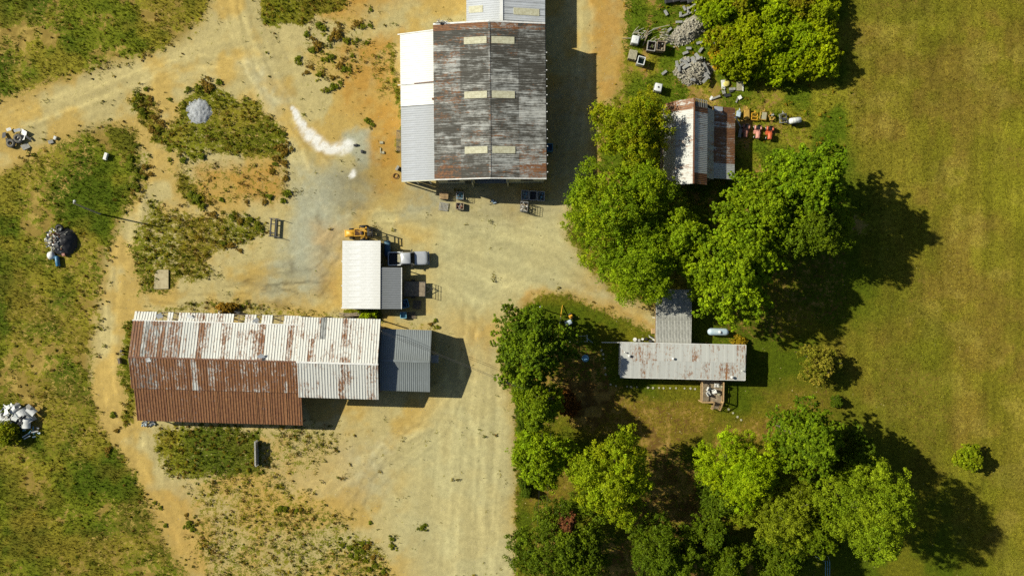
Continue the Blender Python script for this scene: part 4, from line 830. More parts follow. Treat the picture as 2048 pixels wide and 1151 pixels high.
# ------------------------------------------------------------------ crates, bins, pallets
def ordn(k): return ['first', 'second', 'third', 'fourth', 'fifth', 'sixth', 'seventh', 'eighth', 'ninth', 'tenth', 'eleventh', 'twelfth', 'thirteenth', 'fourteenth', 'fifteenth', 'sixteenth', 'seventeenth', 'eighteenth'][k]
def pallet(label, px, py, rz=0, n=7, m=M_wood, w=1.1, d=1.0, h=0.0, group='loose pallets', layers=1):
    q = P(px, py, .15 + h); t = thing('pallet', label, 'pallet', (q.x, q.y, h), rz, group)
    for L in range(layers):
        z = L * .15
        for k in range(3): MB().box(0, -d / 2 + .06 + k * (d - .12) / 2, z + .07, w, .07, .09).build('stringer', m, t)
        for k in range(n): MB().box(-w / 2 + .05 + k * (w - .1) / (n - 1), 0, z + .127, .10, d, .022).build('board', m, t)
    return t
def bin_(label, px, py, w, d, h, rz, m, fill=None, rim=None, group=None, name='bin'):
    q = P(px, py, h); t = thing(name, label, 'bin', (q.x, q.y, 0), rz, group)
    for s_ in (-1, 1): MB().box(s_ * (w / 2 - .03), 0, h / 2 + .06, .05, d, h - .12).build('side', m, t); MB().box(0, s_ * (d / 2 - .03), h / 2 + .06, w - .112, .05, h - .12).build('side', m, t)
    MB().box(0, 0, .12, w - .02, d - .02, .06).build('bottom', m, t)
    rm = MB().loft([rrect(0, 0, w + .06, d + .06, .08, h - .03), rrect(0, 0, w + .06, d + .06, .08, h + .03), rrect(0, 0, w - .14, d - .14, .06, h + .03), rrect(0, 0, w - .14, d - .14, .06, h - .03), rrect(0, 0, w + .06, d + .06, .08, h - .03)], False).build('rim', rim or m, t)
    for s_ in (-1, 1): MB().box(s_ * w * .36, 0, .045, .14, d * .95, .09).build('foot', m, t)
    if fill:
        r = random.Random(int(px)); 
        for k in range(16):
            sx = r.uniform(.10, .26); MB().box(r.uniform(-.5, .5) * (w - .4), r.uniform(-.5, .5) * (d - .4), h * .62 + r.uniform(0, .14), sx, r.uniform(.10, .26), .12, (r.random(), r.random(), r.random() * 3)).build('scrap', r.choice(fill), t)
    return t
pallet('empty weathered grey pallet lying on the gravel, lower left of the group', 887, 413, R(-8), 7, M_conc, 1.25, 1.15); pallet('stacked tan pallets just outside the barn shadow', 888.5, 391.5, R(-2), 7, M_newwood, 1.2, 1.0, 0, 'loose pallets', 5)
cr = bin_('open crate of rusty scrap on the sunlit gravel', 919.5, 412, 1.1, .95, .5, R(-2), M_wood, [M_rust, M_rust, M_maroon, M_conc])
def cage(label, px, py, w, d, h, rz, fill):
    q = P(px, py, h * .6); t = thing('wire_cage', label, 'cage', (q.x, q.y, 0), rz, 'wire cages by the workshop barn')
    for z in np.linspace(.15, h, 6):
        for s_ in (-1, 1): MB().box(0, s_ * d / 2, z, w, .03, .03).build('wire', M_mesh, t); MB().box(s_ * w / 2, 0, z, .03, d, .03).build('wire', M_mesh, t)
    for k in range(6):
        x = -w / 2 + k * w / 5
        for s_ in (-1, 1): MB().box(x, s_ * d / 2, h / 2 + .07, .025, .025, h - .14).build('wire', M_mesh, t); MB().box(s_ * w / 2, -d / 2 + k * d / 5, h / 2 + .07, .025, .025, h - .14).build('wire', M_mesh, t)
    MB().box(0, 0, .08, w, d, .12).build('base', M_wood, t); r = random.Random(int(px))
    for k in range(26): MB().box(r.uniform(-.4, .4) * w, r.uniform(-.4, .4) * d, .2 + r.uniform(.0, h * .45), r.uniform(.1, .3), r.uniform(.08, .2), .08, (r.random(), r.random(), r.random() * 3)).build('scrap', r.choice(fill), t)
cage('tall wire cage of pale scrap casting a grid shadow', 1048, 413, 1.05, 1.3, 1.55, R(-5), [M_trim, M_conc, M_box, M_trim]); cage('wire cage holding a pale blue container at the barn shadow edge', 920, 391.5, 1.0, 1.0, 1.1, R(-2), [M_teal, M_lblue, M_teal])
bin_('shaded bin full of pale blue scrap, left of three in a row', 1050, 390, 1.0, 1.35, .8, R(-2), M_mesh, [M_teal, M_lblue, M_conc], None, 'three bins by the workshop barn'); bin_('shaded empty black bin, middle of three in a row', 1066, 391, 1.0, 1.3, .8, R(-3), M_steel, None, M_mesh, 'three bins by the workshop barn')
bin_('shaded bin of mixed scrap, right of three in a row', 1082, 392, 1.0, 1.3, .8, R(-3), M_mesh, [M_teal, M_conc, M_black, M_steel], None, 'three bins by the workshop barn')
bin_('open blue bin tilted beside the grey lean-to', 810, 607, .95, 1.15, .7, R(15), M_blue, [M_blue, M_tarp], M_teal); bin_('square blue bin with lid rim south of the grey lean-to', 806.5, 630, .85, .85, .6, R(2), M_teal, None, M_teal)
pallet('dark pallet standing in the lean-to shade', 833.5, 609, R(-6), 7, M_barnwood, 1.1, 1.2); pallet('dark slatted pallet beside the square blue bin', 823, 630, R(2), 6, M_barnwood, 1.1, .9)
bin_('dark blue bin in shade at east wall of workshop barn', 1100, 295, .75, 1.1, 1.0, 0, M_blue)
def tote(label, px, py, rz, top=True, pile=None):
    q = P(px, py, 1.1); t = thing('bulk_tote', label, 'tote', (q.x, q.y, 0), rz, 'bulk totes in the rubble yard')
    MB().box(0, 0, .07, 1.05, 1.15, .14).build('base', M_wood, t)
    if top:
        MB().box(0, 0, .64, 1.0, 1.1, 1.0).build('tank', M_plast, t, True, bevel=.09); MB().tube([(0, 0, 1.12), (0, 0, 1.18)], .13, 14).build('lid', M_black if pile is None else M_plast, t)
    else:
        for s_ in (-1, 1): MB().box(s_ * .49, 0, .62, .05, 1.1, .96).build('side', M_plast, t); MB().box(0, s_ * .53, .62, .926, .05, .96).build('side', M_plast, t)
        MB().loft([rrect(0, 0, 1.06, 1.16, .08, 1.07), rrect(0, 0, 1.06, 1.16, .08, 1.13), rrect(0, 0, .86, .96, .06, 1.13), rrect(0, 0, .86, .96, .06, 1.07), rrect(0, 0, 1.06, 1.16, .08, 1.07)], False).build('rim', M_plast, t)
        MB().box(0, 0, .5, .92, 1.0, .03).build('water', mat('dark_green_water', (.02, .04, .03), .1), t)
    for z in (.35, .7, 1.0):
        for s_ in (-1, 1): MB().box(0, s_ * .575, z, 1.07, .025, .03).build('cage_bar', M_mesh, t); MB().box(s_ * .525, 0, z, .025, 1.12, .03).build('cage_bar', M_mesh, t)
tote('white plastic tote with black lid standing alone by the yellowish tree', 1317, 174.5, R(-12)); tote('grey white closed tote beside the brush pile', 1271, 79, R(-12), True, 1); tote('open topped white tote of dark water next to stacked lumber', 1282.5, 121, R(-14), False)
bin_('grey open crate overgrown with weeds, left of a pair', 1303, 92, 1.15, 1.35, 1.0, R(-8), M_barnwood, [M_barnwood, mat('moss', (.10, .13, .03), .9)], M_conc, None, 'crate'); bin_('grey crate full of broken lumber, right of a pair', 1322, 92, 1.15, 1.3, 1.15, R(-5), M_wood, [M_conc, M_box, M_wood], M_wood, None, 'crate')
q = P(1265.5, 110.5, .6); t = thing('lumber_stack', 'stack of weathered greenish boards beside the open tote', 'lumber', (q.x, q.y, 0), R(-12))
for L in range(6):
    for k in range(6): MB().box(-.5 + k * .19, rnd.uniform(-.04, .04), .12 + L * .15, .16, 1.3, .13).build('board', M_box if L == 5 else M_wood, t)
# ------------------------------------------------------------------ rubble yard
def blob_pile(name, label, cat, px, py, rx, ry, h, m, seed, rot=0):
    rng = np.random.default_rng(seed); q = P(px, py, 0); n = 56; a = np.linspace(-1.25, 1.25, n); X, Y = np.meshgrid(a, a)
    r = np.sqrt(X ** 2 + Y ** 2) * (1 + .8 * (fbm(X + 3, Y + seed, 1.9, 4, seed) - .5)); Z = h * sstep(1.05, .25, r) * (.55 + .9 * fbm(X + 7, Y + seed, 1.3, 4, seed + 9)) + .22 * h * (fbm(X, Y, 6, 3, seed + 3) - .5) * (r < 1) - .06
    V = np.stack([X * rx / PPM, Y * ry / PPM, Z], -1).reshape(-1, 3); i = np.arange(n * n).reshape(n, n); F = np.stack([i[:-1, :-1], i[:-1, 1:], i[1:, 1:], i[1:, :-1]], -1).reshape(-1, 4)
    rr = r.reshape(-1); F = F[(rr[F] < 1.08).any(1)]
    o = big_mesh(name, V, F, m, None, False); o.location = (q.x, q.y, 0); o.rotation_euler = (0, 0, rot); tag(o, label, cat); return o
M_gravel = mat('grey_gravel', (.38, .40, .42), .95, 0, (.24, .25, .25), 3, .9, 30); M_rubble = mat('pale_broken_stone', (.33, .30, .22), .95, 0, (.12, .11, .085), 5, 1.0, 14); M_stone = mat('rubble_stone', (.44, .42, .34), .95, 0, (.30, .28, .22), 1.5)
blob_pile('gravel_pile', 'grey cone of gravel in the weeds at upper left', 'gravel pile', 398, 225, 25, 29, .42, M_gravel, 4)
p1 = blob_pile('rubble_pile', 'long bank of pale broken rubble running up to the thicket', 'rubble', 1385, 55, 62, 22, .8, M_rubble, 9, R(38)); p2 = blob_pile('rubble_pile', 'heap of grey rubble and concrete blocks above the gambrel barn', 'rubble', 1386, 141, 38, 30, 1.1, M_rubble, 12)
_st = [bpy.data.meshes.new('stone') for _ in range(4)]
for k, me in enumerate(_st):
    bm = bmesh.new(); bmesh.ops.create_icosphere(bm, subdivisions=1, radius=.5); r = random.Random(k)
    for v in bm.verts: v.co *= r.uniform(.6, 1.15); v.co.z *= .7
    bm.to_mesh(me); bm.free(); me.materials.append(M_stone)
def stones(parent, n, rx, ry, h, seed):
    r = random.Random(seed)
    for k in range(n):
        a = r.uniform(0, 6.28); q = math.sqrt(r.random()) * 1.0; o = bpy.data.objects.new('stone', r.choice(_st)); COL.objects.link(o); o.parent = parent
        o.location = (math.cos(a) * q * rx / PPM, math.sin(a) * q * ry / PPM, h * float(sstep(1.05, .25, np.float64(q))) * r.uniform(.95, 1.15) + .06); s_ = r.uniform(.10, .34); o.scale = (s_ * r.uniform(.8, 1.5), s_, s_); o.rotation_euler = (r.random(), r.random(), r.random() * 6)
stones(p1, 280, 60, 21, .8, 1); stones(p2, 240, 38, 30, 1.1, 2)
M_block = mat('grey_concrete_block', (.30, .30, .28), .9, 0, (.22, .22, .21), 4, .3, 14)
def block(px, py, l, w, deg, z=.12, tilt=0, label='loose grey concrete bar lying in the grass of the rubble yard', grp='loose concrete bars in the grass', m=M_block):
    q = P(px, py, z); o = MB().box(0, 0, 0, l / PPM, w / PPM, .26).build('concrete_bar', m, None, bevel=.025, loc=(q.x, q.y, z + .02), rot=(0, tilt, R(-deg))); tag(o, label, 'concrete', grp)
for k_, a in enumerate(sorted(((1332, 26, 11, 5, 60), (1361, 29.5, 10, 4.5, 90), (1369, 17, 10, 4, 62), (1376, 21, 13, 4, 85), (1371, 30, 14, 3.5, -25), (1383, 25, 18, 3, -25), (1358, 44.5, 13, 4.5, -3), (1399, 85.5, 12, 5, -20), (1377.5, 97, 10, 5, 2), (1371, 106, 11, 5, -22), (1401.5, 100, 12, 5, -55), (1328.5, 145.5, 11, 5, -38), (1338, 60.5, 12, 5, -40), (1423, 70, 7, 5, -20), (1431, 88, 8, 5, 45)))): block(*a, label='%s loose concrete bar from the left in the rubble yard grass' % ordn(k_))
r = random.Random(5)
for k_, a in enumerate(sorted(((1354, 128, 12, 5, 80), (1358, 137, 12, 5, 88), (1366, 128, 14, 5, -30), (1372, 126, 14, 5, 55), (1378, 130, 13, 5, 10), (1373, 133, 17, 5, -28), (1387, 120, 14, 6, 65), (1395, 113, 14, 6, 55), (1398, 117, 13, 5, -10), (1376, 120, 10, 5, 80), (1405, 146, 17, 6, 80), (1410, 148, 12, 5, 85), (1412, 138, 26, 6, 60), (1414, 152, 14, 6, 55), (1410, 160, 14, 6, -50), (1386, 160, 10, 5, 10), (1384, 126, 12, 5, 70), (1366, 122, 10, 5, 20)))):
    block(*a, z=.55 + r.uniform(0, .35), tilt=r.uniform(-.2, .2), label='%s concrete bar from the left on the heap above the gambrel barn' % ordn(k_), grp='concrete bars on the heap')
for k_, a in enumerate(((1413, 22, 12, 7, 30), (1420, 28, 10, 6, -40), (1424, 20, 9, 6, 70), (1416, 41, 14, 5, 85), (1412, 30, 10, 7, 10))): block(*a, z=.4, tilt=.1, label=('leftmost upper', 'rightmost lower', 'topmost', 'lowest long', 'middle wide')[k_] + ' pale broken slab at the top end of the rubble bank', grp='broken slabs on the rubble bank', m=M_conc)
q = P(1392, 8, .4); tag(strip(None, (q.x - 1.2, q.y - .75, .35), (q.x + 1.1, q.y + .75, .5), .22, .2, M_conc, 'wooden_beam'), 'long pale beam lying beside the thicket at the top edge', 'beam')
q = P(1365, -4, .5); t = MB()
for k in range(5): t.box(q.x - 2 + k * 1.05, q.y + .2 * math.sin(k), .35 + .1 * (k % 2), 1.1, 1.4, .5, (.1, .1 * (-1) ** k, .2))  # row of tilted dark blocks along the top edge
tag(t.build('dark_blocks', M_steel, None, bevel=.1), 'low dark blocks at the top edge beside the thicket', 'scrap')
t = thing('brush_pile', 'tangled pile of dry branches and poles behind the crates', 'brush pile', P(1302, 72, 0))
r = random.Random(3)
for k in range(38):
    a = r.uniform(-.7, .7) + (0 if k % 3 else 1.2); L = r.uniform(.5, 1.7); x, y = r.uniform(-2.4, 2.4), r.uniform(-.8, .8); z = r.uniform(.1, .55)
    MB().tube([(x - L / 2 * math.cos(a), y - L / 2 * math.sin(a), z - .08), (x, y + r.uniform(-.1, .1), z + .08), (x + L / 2 * math.cos(a), y + L / 2 * math.sin(a), z)], [.05, .06, .03], 5).build('branch', r.choice((M_wood, M_conc, M_box)), t)
MB().tube([(.2, .9, .3), (2.6, 1.4, .4)], [.07, .05], 6).build('pole', M_box, t); MB().tube([(-2.6, -.4, .2), (-4.2, -.35, .1)], [.06, .04], 6).build('pole', M_box, t)
# small scrap beside the gambrel barn
t = thing('scrap_heap', 'loose scrap boards and dark metal in grass above the gambrel barn', 'scrap', P(1458, 180, 0))
for (x, y, sx, sy, rz, m) in ((-.9, .7, .5, 1.3, .1, M_trim), (-.8, -.3, .45, .6, .3, M_conc), (-1.9, -1.1, 1.2, .25, .35, M_conc), (-2.6, -1.2, .3, .6, -.5, M_trim), (.4, .1, .9, .35, .1, M_conc), (1.5, .5, .9, 1.2, 0, M_box), (1.95, .5, .12, 1.4, 0, M_trim), (1.5, -1.1, .5, .5, .5, M_trim), (1.1, -1.5, .2, .7, -.4, M_conc), (-.3, -.8, .9, .4, .2, M_steel), (.3, -.2, .6, .3, .4, M_steel)):
    MB().box(x, y, .12 + rnd.uniform(0, .12), sx, sy, .06, (rnd.uniform(-.15, .15), rnd.uniform(-.15, .15), rz)).build('board', m, t)
q = P(1453, 166, .3); tag(MB().tube([(q.x, q.y, .12), (q.x, q.y, .2), (q.x, q.y, .26), (q.x, q.y, .30)], [.45, .5, .46, .1], 20).build('yellow_lid', mat('pale_yellow_plastic', (.66, .58, .16), .5), None, True), 'round pale yellow lid on the scrap above the gambrel barn', 'lid')
t = thing('leaning_sheets', 'grey sheets leaning against the gambrel lean-to', 'sheet metal', P(1476, 258, 0)); MB().box(-.2, .9, .6, .25, 1.9, .05, (0, .5, .5)).build('sheet', M_grey, t); MB().box(.2, -.6, .3, .45, 1.3, .04, (0, .2, -.15)).build('sheet', M_conc, t); MB().box(-.7, -.2, .25, .5, .7, .4).build('box', M_maroon, t, bevel=.03)
# ------------------------------------------------------------------ left side scrap
def tyre(label, px, py, R_, z, tilt=(0, 0)):
    q = P(px, py, z); t = thing('tyre', label, 'tyre', (q.x, q.y, z)); t.rotation_euler = (tilt[0], tilt[1], 0)
    MB().torus((0, 0, 0), R_ * .68, R_ * .33, 'Z', 22, 10).build('casing', mat('dusty_rubber', (.16, .15, .125), .95, 0, (.08, .075, .065), 5), t, True); lug = MB()
    for k in range(20): a = k * math.pi / 10; lug.box(R_ * .98 * math.cos(a), R_ * .98 * math.sin(a), 0, .08, .10, R_ * .45, (0, 0, a))
    lug.build('tread', M_rubber, t)
tyre('large tractor tyre lying in front, lower left of the scrap sheets', 22, 286.5, .62, .3); tyre('large tractor tyre beside the white sheets, upper of the pair', 37, 277, .66, .36, (.1, .1))
t = thing('scrap_sheets', 'bent white metal sheets under two tractor tyres at the left edge', 'scrap', P(33, 278, 0)); r = random.Random(8)
for (x, y, sx, sy, rz) in ((1.2, .9, 1.2, .7, -.5), (1.4, -1.1, 1.0, .9, .6), (-1.6, .5, .5, .9, .2), (-.9, 1.3, .6, .5, .4), (1.9, .1, .9, .3, -.7), (.3, 1.2, .9, .4, .3), (-1.2, -.2, .4, .6, 0), (.8, .2, 1.3, 1.0, .1)):
    MB().box(x, y, .16 + r.uniform(0, .3), sx, sy, .04, (r.uniform(-.4, .4), r.uniform(-.4, .4), rz)).build('sheet', r.choice((M_trim, M_conc, M_trim, M_steel)), t)
t = thing('scrap_pieces', 'two small pieces of grey white scrap by the track edge', 'scrap', P(107, 281, 0)); MB().box(-.3, -.2, .12, .7, .5, .16, (.1, .1, .3)).build('piece', M_conc, t, bevel=.03); MB().box(.35, .35, .18, .35, .5, .25, (.2, .1, -.5)).build('piece', M_trim, t, bevel=.02)
q = P(212, 312, .3); tag(MB().box(0, 0, .32, .42, .9, .4).box(-.05, -.5, .2, .5, .12, .3).build('white_chest', M_trim, None, bevel=.03, loc=(q.x, q.y, .0), rot=(0, 0, R(-18))), 'small white oblong chest in the left field grass', 'chest')
t = thing('junk_heap', 'heap of black and white junk in the left field', 'junk', P(124, 484, 0)); r = random.Random(11)
rng = np.random.default_rng(77); n = 26; a = np.linspace(-1, 1, n); X, Y = np.meshgrid(a, a); rr = np.hypot(X, Y); Z = np.clip(1 - rr ** 2, 0, 1) ** .7 * 1.15 * (.7 + .6 * fbm(X + 5, Y, 2.5, 3, 8)) - .05
i = np.arange(n * n).reshape(n, n); F = np.stack([i[:-1, :-1], i[:-1, 1:], i[1:, 1:], i[1:, :-1]], -1).reshape(-1, 4); F = F[(rr.ravel()[F] < 1.05).any(1)]
o = big_mesh('mound', np.stack([X * 1.9 + .3, Y * 2.0, Z], -1).reshape(-1, 3), F, M_black); o.parent = t
for k in range(120):
    aa = r.uniform(0, 6.28); q_ = math.sqrt(r.random()) * 1.7; x, y = q_ * math.cos(aa) - .35, q_ * math.sin(aa) + .3; MB().box(x, y, .28 + max(0, .95 * (1 - (q_ / 1.9) ** 2)) + r.uniform(-.05, .15), r.uniform(.12, .7), r.uniform(.06, .25), .06, (r.uniform(-.6, .6), r.uniform(-.6, .6), r.random() * 3.1)).build('scrap', r.choice((M_trim, M_conc, M_steel, M_rust, M_box, M_black, M_grey)), t)
tyre('black tyre half buried at the north end of the junk heap', 119, 455, .5, .45, (.5, .3))
q = P(102, 511, .3); o = MB().loft([rrect(0, 0, .7, .9, .2, 0), rrect(.03, .05, 1.05, 1.15, .3, .25), rrect(-.05, 0, .8, .8, .3, .5), rrect(0, 0, .3, .3, .1, .62)]).build('white_sack', M_plast, None, True, loc=(q.x, q.y, 0), rot=(0, 0, .4)); tag(o, 'crumpled white sack beside the junk heap', 'sack')
q = P(115, 522, .3); o = MB().tube([(0, -.72, .3), (0, -.68, .3), (0, .68, .3), (0, .72, .3)], [.24, .29, .29, .24], 16).torus((0, -.3, .3), .29, .02, 'Y', 16, 5).torus((0, .3, .3), .29, .02, 'Y', 16, 5).build('blue_barrel', M_blue, None, True, loc=(q.x, q.y, 0), rot=(0, 0, R(8))); tag(o, 'blue barrel lying beside the junk heap', 'barrel')
q = P(128, 509, .3); tag(MB().box(0, 0, .3, .42, .4, .4).build('red_box', M_maroon, None, bevel=.03, loc=(q.x, q.y, 0), rot=(0, 0, .1)), 'small reddish box at the edge of the junk heap', 'box')
t = thing('crushed_tank', 'crumpled white sheet metal tank shells at the left edge', 'scrap metal', P(42, 836, 0)); r = random.Random(4)
def shell(x, y, L, R_, a0, a1, rz, z=0, m=mat('dented_white_steel', (.58, .59, .58), .5, 0, (.40, .41, .40), 1.5, .5, 3), name='shell'):
    mb = MB(); k = 12; o_ = []; i_ = []
    for j in range(k + 1):
        a = a0 + (a1 - a0) * j / k; o_.append((R_ * math.cos(a), R_ * math.sin(a))); i_.append(((R_ - .04) * math.cos(a), (R_ - .04) * math.sin(a)))
    pts = o_ + i_[::-1]; mb.loft([[(-L / 2, p, q_) for p, q_ in pts], [(L / 2, p, q_) for p, q_ in pts]]); return mb.build(name, m, t, loc=(x, y, z), rot=(0, 0, rz))
shell(.9, .3, 2.3, 1.0, .1, 2.6, -.95); shell(1.3, -.5, 1.5, .85, .2, 2.4, 1.55, .25); shell(-1.0, .0, 2.4, .55, .2, 2.9, .6, .1); shell(-.3, 1.5, 1.6, .5, .2, 2.7, .8, .5); shell(1.9, 1.1, 1.3, .6, .3, 2.3, -.7, .35); shell(-2.4, .2, 1.3, .7, .4, 2.5, 1.9, .0)
for (x, y, L, rz) in ((-2.4, 1.3, 1.4, .9), (-1.7, 1.2, 1.3, -.9), (-.9, 1.9, 1.1, .3), (1.0, -2.3, 1.0, .6), (1.2, -2.6, .9, .5), (2.3, -1.8, .9, .2), (.6, -1.3, 1.0, -.7)): MB().box(x, y, .5, L, .14, .06, (.3, .2, rz)).build('strip', M_trim, t)
for k in range(22):
    x, y = r.uniform(-3, 2.4), r.uniform(-.6, 2.0); w_, d_ = r.uniform(.4, 1.2), r.uniform(.3, .8); b_ = r.uniform(-.3, .3); m_ = MB()
    m_.loft([[(-w_ / 2, -d_ / 2, 0), (-w_ / 2, d_ / 2, b_), (-w_ / 2, d_ / 2, b_ + .03), (-w_ / 2, -d_ / 2, .03)], [(0, -d_ * .6, .25), (0, d_ * .4, .12), (0, d_ * .4, .15), (0, -d_ * .6, .28)], [(w_ / 2, -d_ * .4, b_), (w_ / 2, d_ / 2, 0), (w_ / 2, d_ / 2, .03), (w_ / 2, -d_ * .4, b_ + .03)]])
    m_.build('torn_plate', r.choice((M_plast, M_trim, M_conc, M_steel, M_galv)), t, loc=(x, y, .5 + r.uniform(0, .55)), rot=(r.uniform(-.4, .4), r.uniform(-.4, .4), r.random() * 6))
for k in range(14): MB().box(r.uniform(.3, 2.8), r.uniform(-2.6, -.9), .2 + r.uniform(0, .3), r.uniform(.2, .6), r.uniform(.1, .3), .05, (r.random(), r.random(), r.random() * 3)).build('scrap', r.choice((M_grey, M_lblue, M_steel, M_teal)), t)
# yard pieces
q = P(547, 455, .4); t = thing('steel_frame', 'black steel trailer frame lying on the dirt', 'frame', (q.x, q.y, 0), R(-4))
for x in (-.38, .38): MB().box(x, 0, .42, .16, 2.6, .24).build('side_beam', M_steel, t)
for (y, w) in ((1.28, 1.3), (.5, .6), (-.75, .6), (-1.25, 1.2)): MB().box(.0, y, .45, w, .12, .12).build('cross_beam', M_steel, t)
for (x, y) in ((-.38, 1.1), (.38, 1.1), (-.38, -1.1), (.38, -1.1)): MB().box(x, y, .16, .1, .1, .3).build('leg', M_steel, t)
MB().tube([(.6, 1.28, .5), (1.2, 1.1, .9)], .04, 6).tube([(.6, -1.25, .5), (1.1, -1.4, .8)], .04, 6).build('strut', M_steel, t)
q = P(322.5, 559, .1); o = MB().loft([[(-.9, 1.0, z), (-.45, 1.45, z), (1.05, 1.4, z), (1.05, -1.3, z), (-1.05, -1.35, z)] for z in (0, .14)]).build('concrete_slab', mat('pale_slab', (.44, .38, .22), .95, 0, (.34, .28, .15), 2), None, bevel=.03, loc=(q.x, q.y, 0)); tag(o, 'pale square concrete slab in the weeds', 'slab')
q = P(513, 907, .6); t = thing('block_wall', 'short free standing concrete block wall south of the long barn', 'wall', (q.x, q.y, 0), R(1))
for L in range(6):
    for k in range(8): MB().box(0, -1.52 + k * .43 + (.2 if L % 2 else 0), .1 + L * .2, .2, .415, .19).build('block', M_conc, t)
for (px, py, w, l, z, rz, m, nm, lb_) in ((711, 290, .55, .25, .25, .2, M_steel, 'black_block', 'small black block at the edge of the white spill'), (724, 303, .3, .4, .3, .1, M_steel, 'black_block', 'small black angled block on the gravel, lower right of the white spill'), (763, 285, .5, .35, .15, 0, M_box, 'pale_block', 'pale flat block on orange dirt west of the barn, upper one'),
                                       (761, 301, .15, .8, .12, 0, M_box, 'board', 'narrow board on orange dirt west of the barn'), (766, 305, .4, .35, .15, 0, M_box, 'pale_block', 'pale flat block on orange dirt west of the barn, lower one')):
    q = P(px, py, .1); o = MB().box(0, 0, z / 2, w, l, z).box(w * .3, l * .2, z, w * .3, l * .5, z * .3).build(nm, m, None, bevel=.015, loc=(q.x, q.y, 0), rot=(0, 0, rz)); tag(o, lb_, 'block' if 'block' in nm else 'board')
q = P(794, 338, .4); t = thing('hose_cart', 'small cart with a coiled brown hose beside the white lean-to', 'cart', (q.x, q.y, 0), R(-30)); MB().box(0, .15, .45, .35, .7, .3).build('body', M_conc, t, bevel=.03); MB().box(0, .15, .2, .3, .6, .2).build('chassis', M_steel, t); MB().torus((.2, -.9, .06), .32, .035).torus((.25, -.95, .12), .36, .035).build('hose', M_rust, t)
q = P(800, 281, .5); t = thing('pallet_rack', 'dark slatted panel leaning on the west side of the white lean-to', 'panel', (q.x, q.y, 0)); [MB().box(-.45 + k * .15, 0, .5, .08, 3.0, .03).build('slat', M_barnwood, t) for k in range(6)]; [MB().box(-.07, y, .46, .9, .08, .05).build('cross_bar', M_barnwood, t) for y in (-1.4, 0, 1.4)]; [MB().box(x, y, .22, .06, .06, .44).build('leg', M_barnwood, t) for x in (-.4, .25) for y in (-1.4, 1.4)]
t = thing('junk_parts', 'dark machine parts and a grey white cap by the long barn north wall', 'scrap', P(460, 622, 0)); MB().loft([rrect(-1.0, -.1, .9, .7, .2, 0), rrect(-1.0, -.1, 1.0, .8, .25, .5), rrect(-1.0, -.1, .4, .3, .1, .7)]).build('cap', M_plast, t, True)
r = random.Random(21)
for k in range(12): MB().box(r.uniform(-.3, 1.3), r.uniform(-.5, .5), r.uniform(.15, .5), r.uniform(.2, .9), r.uniform(.1, .25), .12, (r.uniform(-.3, .3), r.uniform(-.3, .3), r.uniform(-.5, .5))).build('part', r.choice((M_steel, M_black, M_grey)), t)
t = thing('corner_scrap', 'blue and white scrap at the southwest corner of the long barn', 'scrap', P(298, 843, 0)); [MB().box(r.uniform(-.8, .8), r.uniform(-.5, .5), r.uniform(.1, .35), r.uniform(.2, .6), r.uniform(.15, .4), .1, (r.random(), r.random(), r.random() * 3)).build('piece', r.choice((M_trim, M_lblue, M_conc, M_grey)), t) for k in range(16)]
t = thing('plank_pile', 'grey weathered planks propped behind the white shed', 'planks', P(712, 629, 0)); [MB().box(-.6 + r.uniform(-.3, .3), r.uniform(-.35, .35), .15 + .06 * k, r.uniform(2.2, 3.4), .16, .04, (0, r.uniform(-.05, .05), r.uniform(-.06, .22))).build('plank', M_wood, t) for k in range(8)]
t = thing('gate_posts', 'small dark wooden stubs beside the long barn west wall', 'stub', P(243, 715, 0)); MB().box(-.1, -.4, .3, .3, .8, .5, (0, 0, .2)).build('box', M_barnwood, t, bevel=.02); MB().tube([(.15, 1.0, 0), (.15, 1.0, .5)], .16, 10).build('stub', M_steel, t); MB().tube([(.35, .5, 0), (.35, .5, .35)], .12, 8).build('stub', M_barnwood, t)
q = P(985, 403, .2); t = thing('scrap_pieces', 'small pale blue scrap with a rod at the edge of the barn shadow', 'scrap', (q.x, q.y, 0)); MB().box(0, .1, .2, .35, .3, .3, (.1, .2, .4)).box(.3, -.1, .12, .5, .25, .15, (.1, 0, .3)).build('piece', M_lblue, t); MB().tube([(-.5, -.4, .06), (.8, -.15, .06)], .03, 6).build('rod', M_steel, t)
q = P(775, 497, .8); t = thing('tarp_cart', 'narrow cart under a dark blue tarp beside the white shed', 'cart', (q.x, q.y, 0)); MB().loft([rrect(0, 0, .8, 2.2, .15, .2), rrect(0, 0, .9, 2.3, .2, .8), rrect(0, 0, .6, 1.8, .2, 1.0)]).build('tarp', M_tarp, t, True); [wheel(t, 0, 0, .25, .15).__setattr__('matrix_local', Matrix.Translation((.4 * s_, 0, 0)) @ Matrix.Rotation(math.pi / 2, 4, 'Z')) for s_ in (-1, 1)]
